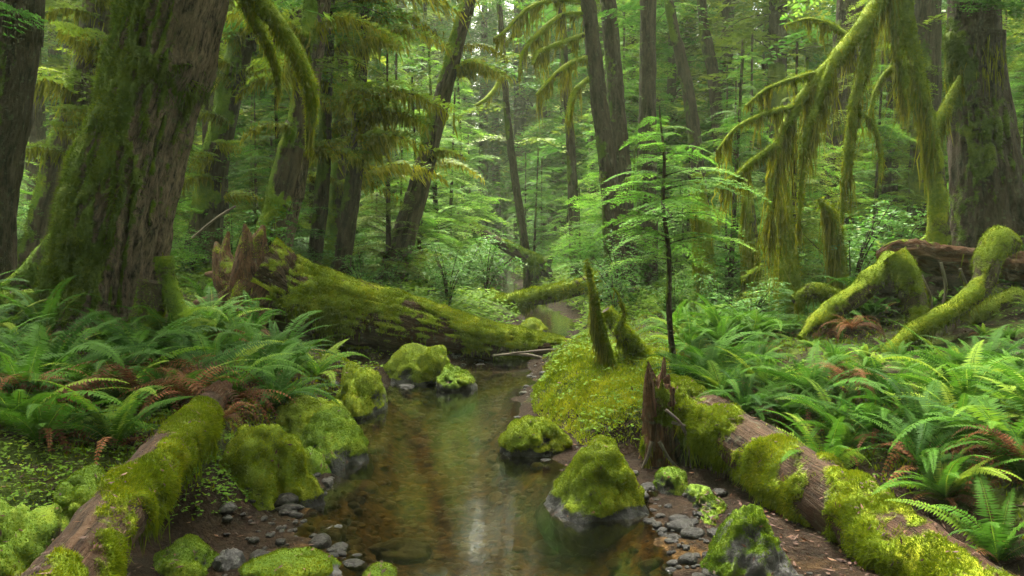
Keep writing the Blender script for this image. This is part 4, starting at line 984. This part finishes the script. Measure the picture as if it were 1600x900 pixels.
# ------------------------------------------------------------------ background conifers, copied
def conifer_proto(seed, H, z0, n, l0, l1, kind, cmat, r0):
    rng = np.random.default_rng(seed); lean = rng.normal(0, .04, 2)
    p = np.array([[lean[0] * h, lean[1] * h, h] for h in (-.4, 0, H * .35, H * .7, H)]); r = [r0 * 1.25, r0, r0 * .75, r0 * .45, .02]
    V, F, tc, N, _ = tube(p, r, 14, .25, .08, 8, .1, 1, seed, cap=False); mk = mossmask(V, N, tc, (-.5, 0, .1), .25, seed)
    tm = MB(); tm.add(V, F, 0, tc=tc, moss=mk, smooth=True)
    cm = crown_mb(p, z0, H - .2, n, l0, l1, kind, rng, (-.05, .45))
    return tm.mesh('trunk', [M['bark_dark']]), cm.mesh('crown', [M[cmat], M['twig'], M['hang_d']])
CON = [conifer_proto(800, 16, 2.0, 120, 2.6, .5, 'far', 'hemlock', .20), conifer_proto(801, 18, 4.0, 110, 2.4, .5, 'far', 'hemlock_y', .24), conifer_proto(802, 13, 1.2, 120, 2.2, .4, 'far', 'hemlock', .15),
       conifer_proto(803, 20, 7.0, 90, 2.6, .6, 'far', 'hemlock', .28)]
SAP = [conifer_proto(810 + i, 2.6 + .9 * i, .25, 70 + 22 * i, .85 + .15 * i, .2, 'mid', ('hemlock_b', 'hemlock', 'hemlock_b', 'hemlock_y')[i], .03 + .012 * i) for i in range(4)]
def put_con(protos, name, x, y, s, label, cat, group, rng):
    a, b = protos[rng.integers(len(protos))]; t = thing(name, (x, y, gh(x, y)), label, cat, group); t.rotation_euler = (0, 0, rng.uniform(0, 6.28)); t.scale = (s, s, s)
    for nm, m in (('trunk', a), ('crown', b)):
        o = bpy.data.objects.new(nm, m); COL.objects.link(o); o.parent = t
rc = np.random.default_rng(93)
STEMS = [(tobj[k][0].location[0] * .5 + .5 * pw(q[2][0][0], 0, q[3])[0], q[3]) for k, q in enumerate(TREES) if q[3] < 19]
def scatter_con(n, xr, yr, sr, dmin, protos, name, label, cat, group, gap=lambda y: 2.0, pl=None):
    c = 0; pl = [] if pl is None else pl
    for _ in range(n * 40):
        if c >= n: break
        y = rc.uniform(*yr); x = rc.uniform(*xr)
        if abs(x) > y * .72 + 1 or abs(x - xc(y)) < gap(y): continue
        if any((x - a) ** 2 + (y - b) ** 2 < dmin ** 2 for a, b in pl): continue
        if protos is SAP and any(y < ty + .4 and abs(x / y - tx / ty) < .042 for tx, ty in STEMS): continue
        pl.append((x, y)); put_con(protos, name, x, y, rc.uniform(*sr), label, cat, group, rc); c += 1
PL = []
scatter_con(12, (-16, -2), (17, 26), (.8, 1.15), 1.9, CON, 'conifer', 'forest conifer among the crowded trees left of the misty gap', 'tree', 'conifers left of the gap', lambda y: 3.4, PL)
scatter_con(14, (-13, -3), (22, 34), (.7, 1.0), 1.2, CON, 'conifer', 'slim conifer in the hazy rows behind the leaning mossy trunk', 'tree', 'slim conifers behind the leaning trunk', lambda y: 2.8, PL)
scatter_con(15, (2, 16), (17, 26), (.8, 1.15), 1.9, CON, 'conifer', 'forest conifer among the crowded trees right of the misty gap', 'tree', 'conifers right of the gap', lambda y: 3.2, PL)
scatter_con(70, (-32, 32), (24, 46), (.9, 1.4), 2.0, CON, 'conifer', 'hazy conifer deep in the forest', 'tree', 'conifers deep in the forest', lambda y: 2.9 - (y - 26) * .08, PL)
scatter_con(44, (-8, 8), (40, 62), (1.0, 1.5), 1.4, CON, 'conifer', 'faint conifer closing the misty gap over the creek', 'tree', 'conifers in the misty gap', lambda y: 0, PL)
scatter_con(90, (-50, 50), (46, 80), (1.1, 1.6), 2.4, CON, 'conifer', 'faint conifer fading into the mist at the head of the valley', 'tree', 'conifers at the head of the valley', lambda y: 0, PL)
PL2 = []
scatter_con(40, (-9, -1.4), (10.8, 20), (.6, 1.3), .9, SAP, 'young_hemlock', 'young hemlock under the tall trees left of the creek', 'tree', 'young hemlocks left of the creek', lambda y: 1.6 - .07 * (y - 11), PL2)
scatter_con(44, (1.4, 9.5), (9.2, 20), (.6, 1.3), .9, SAP, 'young_hemlock', 'young hemlock under the tall trees right of the creek', 'tree', 'young hemlocks right of the creek', lambda y: 1.3, PL2)
scatter_con(30, (-9, 9), (20, 32), (.9, 1.7), 1.3, SAP, 'young_hemlock', 'misty young hemlock beside the upper creek', 'tree', 'young hemlocks up the creek', lambda y: .7, PL2)

def shade_forest():  # unseen trees added to cut frontal light and shade the foreground
    rng = np.random.default_rng(45); mb = MB(); me = [CON[i] for i in range(4)]
    spots = [(3.2, -1.2), (-3.3, -1.0), (3.6, -4.2), (-3.4, -4.4), (2.9, -7), (-2.8, -7.2), (.4, -9), (-1.0, -11.5), (4.6, .6), (-4.4, .8)]
    for i in range(54):
        x = rng.choice([-1, 1]) * rng.uniform(2.2, 11); y = rng.uniform(-13, 1.0)
        low = abs(x) < 4.5 and y > -3
        if low and abs(x) < 2.6 and i < 44: continue
        if i >= 44: (x, y), low = spots[i - 44], True
        z = gh(x, max(y, -5)); h = rng.uniform(12, 17); p = np.array([[x, y, z - .3], [x, y, z + h * .5], [x, y, z + h]])
        V, F, tc, N, _ = tube(p, [.26, .2, .05], 10, .5, 0, 6, .1, 1, i, cap=False); mb.add(V, F, 1, tc=tc)
        cm = crown_mb(p, z + (6.8 if low else 2.5), z + h, 80, 4.4 if low else 3.4, .8, 'mid' if low else 'far', rng, (-.1, .2) if low else (-.05, .3))
        for v, f, m, va in zip(cm.V, cm.F, cm.M, cm.var): mb.V.append(v); n = len(v); mb.F.append(f - f.min() + mb.n); mb.M.append(m); mb.var.append(va); mb.tc.append(v); mb.moss.append(np.zeros(n)); mb.S.append(np.zeros(len(f), bool)); mb.n += n
    tag(mb.build('forest', [M['hemlock'], M['twig'], M['hang_d']]), 'unseen conifer forest added behind and over the viewpoint to block light', 'forest', kind='stuff')
shade_forest()

# ------------------------------------------------------------------ ground cover, litter
def cover():
    rng = np.random.default_rng(41); n = 110000
    y = 2.2 + 16 * rng.random(n) ** 1.5; x = rng.uniform(-1, 1, n) * (y * .66 + .4)
    P = np.stack([x, y, ground_h(x, y)], -1); d = np.abs(x - xc(y)) - hw(y)
    dens = .42 - .25 * (x > 1.3) - .2 * (x < -1.7) * (y < 7) + .55 * fbm(P * np.array([1, 1, 0]) * 1.1 + 3, 3) + .05 * np.exp(-(((x - .6) / .8) ** 2 + ((y - 6.9) / 1.4) ** 2)) + .3 * (y > 10) - .9 * np.exp(-(((x + 4.2) / .8) ** 2 + ((y - 6.3) / 1.0) ** 2))
    k = (d > .08) & (P[:, 2] > .10) & (rng.random(n) < dens); P = P[k]; n = len(P)
    ls = (.013 + .0022 * P[:, 1]); mb = MB()
    hgt = rng.uniform(.005, .05, n) + .03 * np.clip(vnoise(P * 4), 0, 1)
    yaw = rng.uniform(0, 6.28, n)
    for j in range(3):
        a = yaw + j * 2.094; Dr = nrm(np.stack([np.cos(a), np.sin(a), rng.uniform(-.5, .35, n)], -1)); S = nrm(np.cross(Dr, np.array([0, 0, 1.]) + rng.normal(0, .2, (n, 3))))
        V, F = diamonds(P + np.stack([0 * a, 0 * a, hgt], -1), Dr, S, ls * rng.uniform(.4, 1.35, n), ls * rng.uniform(.5, 1.0, n), .6, .04)
        mb.add(V, F, 0, np.repeat(np.clip(.45 + .25 * vnoise(P * 2.0) + rng.normal(0, .15, n), 0, 1), 4))
    n = 70000; y = 11 + 32 * rng.random(n) ** 1.2; x = rng.uniform(-1, 1, n) * (y * .5); P = np.stack([x, y, ground_h(x, y) + rng.uniform(0, .22, n) ], -1); k = (np.abs(x - xc(y)) > hw(y) + .15) & (rng.random(n) < .75 + .5 * fbm(P * .6, 2)); P = P[k]; n = len(P)
    for j in range(2):
        a = rng.uniform(0, 6.28, n); Dr = nrm(np.stack([np.cos(a), np.sin(a), rng.uniform(-.4, .4, n)], -1)); S = nrm(np.cross(Dr, np.array([0, 0, 1.]) + rng.normal(0, .3, (n, 3)))); l = (.03 + .0035 * P[:, 1]) * rng.uniform(.6, 1.2, n)
        V, F = diamonds(P, Dr, S, l, l * .7, .5, .04); mb.add(V, F, 0, np.repeat(np.clip(.5 + .25 * vnoise(P * .8) + rng.normal(0, .15, n), 0, 1), 4))
    tag(mb.build('ground_cover', [M['clover']]), 'small clover-like leaves carpeting the banks', 'ground cover', kind='stuff')
    n = 180000; y = 2.2 + 9 * rng.random(n) ** 1.3; x = rng.uniform(-1, 1, n) * (y * .66 + .4); P = np.stack([x, y, ground_h(x, y)], -1)
    d = np.abs(x - xc(y)) - hw(y); w = .18 + .5 * fbm(P * np.array([1, 1, 0]) * 1.4 + 8, 3) + 1.1 * np.exp(-(((x - .6) / .7) ** 2 + ((y - 6.9) / 1.4) ** 2)) + .5 * (np.abs(d - .4) < .4) * (y > 5)
    k = (P[:, 2] > .09) & (rng.random(n) < w); P = P[k]; n = len(P); l = rng.uniform(.012, .035, n) * (.6 + .8 * np.clip(vnoise(P * 6) + .5, 0, 1)); a = rng.uniform(0, 3.14, n); wd = .004 + .0007 * P[:, 1]
    S = np.stack([np.cos(a), np.sin(a), 0 * a], -1) * wd[:, None]; V = np.stack([P - S, P + S, P + np.stack([rng.normal(0, .01, n), rng.normal(0, .01, n), l], -1)], 1).reshape(-1, 3)
    mb = MB(); mb.add(V, np.arange(3 * n).reshape(-1, 3), 0, np.repeat(np.clip(.5 + .3 * vnoise(P * 2.3) + rng.normal(0, .15, n), 0, 1), 3)); tag(mb.build('moss_carpet', [M['fuzz_y']]), 'moss growing over the banks of the creek', 'moss', kind='stuff')
    n = 90000; y = rng.uniform(5.3, 8.8, n); x = rng.uniform(-.2, 1.6, n); P = np.stack([x, y, ground_h(x, y)], -1); k = (P[:, 2] > .06) & (np.exp(-(((x - .62) / .75) ** 2 + ((y - 6.9) / 1.4) ** 2)) > rng.random(n) * .8); P = P[k]; n = len(P)
    l = rng.uniform(.010, .026, n) * (.5 + 1.1 * np.clip(vnoise(P * 7) + .5, 0, 1)); a = rng.uniform(0, 3.14, n); S = np.stack([np.cos(a), np.sin(a), 0 * a], -1) * .006
    V = np.stack([P - S, P + S, P + np.stack([rng.normal(0, .012, n), rng.normal(0, .012, n), l], -1)], 1).reshape(-1, 3)
    mb = MB(); mb.add(V, np.arange(3 * n).reshape(-1, 3), 0, np.repeat(np.clip(.55 + .35 * vnoise(P * 2.6) + rng.normal(0, .15, n), 0, 1), 3)); tag(mb.build('moss_carpet', [M['fuzz_y']]), 'velvety moss covering the point of land beside the pool', 'moss', kind='stuff')
    n = 26000; y = 3.0 + 8 * rng.random(n) ** 1.3; x = rng.uniform(-1, 1, n) * (y * .66 + .4); P = np.stack([x, y, ground_h(x, y) + .006], -1)
    w = .25 + .9 * np.exp(-(((x + 4.2) / .8) ** 2 + ((y - 6.3) / 1.0) ** 2)) + .35 * (x > 1.2)
    k = (P[:, 2] > .03) & (rng.random(n) < w); P = P[k]; n = len(P)
    Dr = nrm(rng.normal(0, 1, (n, 3)) * [1, 1, .25]); S = nrm(np.cross(Dr, np.array([0, 0, 1.]) + rng.normal(0, .35, (n, 3))))
    V, F = diamonds(P, Dr, S, rng.uniform(.02, .06, n), rng.uniform(.006, .02, n), .5, .05)
    mb = MB(); mb.add(V, F, 0, np.repeat(rng.random(n), 4)); tag(mb.build('leaf_litter', [M['litter']]), 'fallen brown leaves and needles on the forest floor', 'leaf litter', kind='stuff')
cover()

def stick(label, pts, Y, dY=0, seed=0):
    k = len(pts); Ys = np.linspace(Y, Y + dY, k); p = np.array([pw(a, b, y) for (a, b, w), y in zip(pts, Ys)]); r = [w * .5 * Y / FPX for a, b, w in pts]
    V, F, tc, N, tri = tube(p, r, 8, .03, .05, 10, .15, 1, seed); mb = MB(); mb.add(V, F, 0, tc=tc, smooth=True); mb.add(V, tri, 0, tc=tc)
    tag(mb.build('fallen_branch', [M['stick']], None, off=p[0]), label, 'branch')
stick('bare grey branch sticking out low over the water under the biggest log', [(770, 556, 3), (810, 553, 5), (850, 560, 5), (880, 566, 4)], 9.4, .3, 1)
stick('thin bare twig curving up beside the bare grey branch', [(800, 552, 3), (840, 548, 3), (872, 545, 2)], 9.35, .2, 2)
stick('thin dead stem leaning in the thicket behind the root plate', [(300, 372, 4), (340, 340, 4), (368, 322, 3)], 9.6, 0, 3)
stick('thin pale twig lying across the gravel under the left log', [(285, 838, 4), (320, 830, 4), (355, 822, 3)], 4.0, .1, 4)

# ------------------------------------------------------------------ haze
def haze():
    bm = bmesh.new(); bmesh.ops.create_cube(bm, size=1); me = bpy.data.meshes.new('haze'); bm.to_mesh(me); bm.free()
    o = bpy.data.objects.new('haze', me); COL.objects.link(o); o.scale = (240, 200, 84); o.location = (0, 70, 40)
    m = bpy.data.materials.new('haze'); m.use_nodes = True; t = m.node_tree; t.nodes.clear()
    v = t.nodes.new('ShaderNodeVolumePrincipled'); v.inputs['Color'].default_value = (.78, .92, .62, 1); v.inputs['Density'].default_value = HAZE; v.inputs['Anisotropy'].default_value = .2
    u = t.nodes.new('ShaderNodeOutputMaterial'); t.links.new(v.outputs[0], u.inputs['Volume']); me.materials.append(m)
    tag(o, 'thin pale forest mist', 'haze', kind='stuff')
HAZE = .0010
haze()

# ------------------------------------------------------------------ light, camera
SUN_EL, SUN_AZ = 62 * D2R, -12 * D2R                # high, ahead of the camera and slightly left
w = bpy.data.worlds.new('World'); C.world = w; w.use_nodes = True; nt = w.node_tree; nt.nodes.clear()
sky = nt.nodes.new('ShaderNodeTexSky'); sky.sky_type = 'NISHITA'; sky.sun_disc = False; sky.sun_elevation = SUN_EL; sky.sun_rotation = SUN_AZ
sky.air_density = .7; sky.dust_density = 6; sky.ozone_density = .3
hs = nt.nodes.new('ShaderNodeHueSaturation'); hs.inputs['Saturation'].default_value = .3
bg = nt.nodes.new('ShaderNodeBackground'); bg.inputs['Strength'].default_value = .10
ow = nt.nodes.new('ShaderNodeOutputWorld')
nt.links.new(sky.outputs[0], hs.inputs['Color']); tn = nt.nodes.new('ShaderNodeMix'); tn.data_type = 'RGBA'; tn.blend_type = 'MULTIPLY'; tn.inputs[0].default_value = 1; tn.inputs[7].default_value = (1, .98, .84, 1)
nt.links.new(hs.outputs[0], tn.inputs[6]); nt.links.new(tn.outputs[2], bg.inputs[0]); nt.links.new(bg.outputs[0], ow.inputs[0])
L = bpy.data.lights.new('sun', 'SUN'); L.energy = 1.5; L.angle = 24 * D2R; L.color = (1, .96, .85)
so = bpy.data.objects.new('sun', L); COL.objects.link(so)
dirv = Vector((math.cos(SUN_EL) * math.sin(SUN_AZ), math.cos(SUN_EL) * math.cos(SUN_AZ), math.sin(SUN_EL)))
so.rotation_euler = dirv.to_track_quat('Z', 'Y').to_euler(); so.location = (0, 0, 30)

cam = bpy.data.cameras.new('camera'); co = bpy.data.objects.new('camera', cam); COL.objects.link(co); C.camera = co
co.location = (0, 0, CAMZ); co.rotation_euler = (math.pi / 2 - PITCH, 0, 0); cam.sensor_width = 36; cam.lens = 36 * FPX / 1600; cam.clip_end = 600; cam.clip_start = .05

C.render.engine = 'CYCLES'; cy = C.cycles
cy.max_bounces = 6; cy.diffuse_bounces = 3; cy.glossy_bounces = 2; cy.transmission_bounces = 3; cy.transparent_max_bounces = 6; cy.volume_bounces = 1
cy.use_denoising = True; cy.denoiser = 'OPENIMAGEDENOISE'; cy.caustics_reflective = False; cy.caustics_refractive = False
cy.sample_clamp_indirect = 4; cy.use_adaptive_sampling = True; cy.adaptive_threshold = .02
vs = C.view_settings; vs.view_transform = 'Standard'; vs.look = 'None'; vs.exposure = 3.9; vs.gamma = 1; vs.use_curve_mapping = False
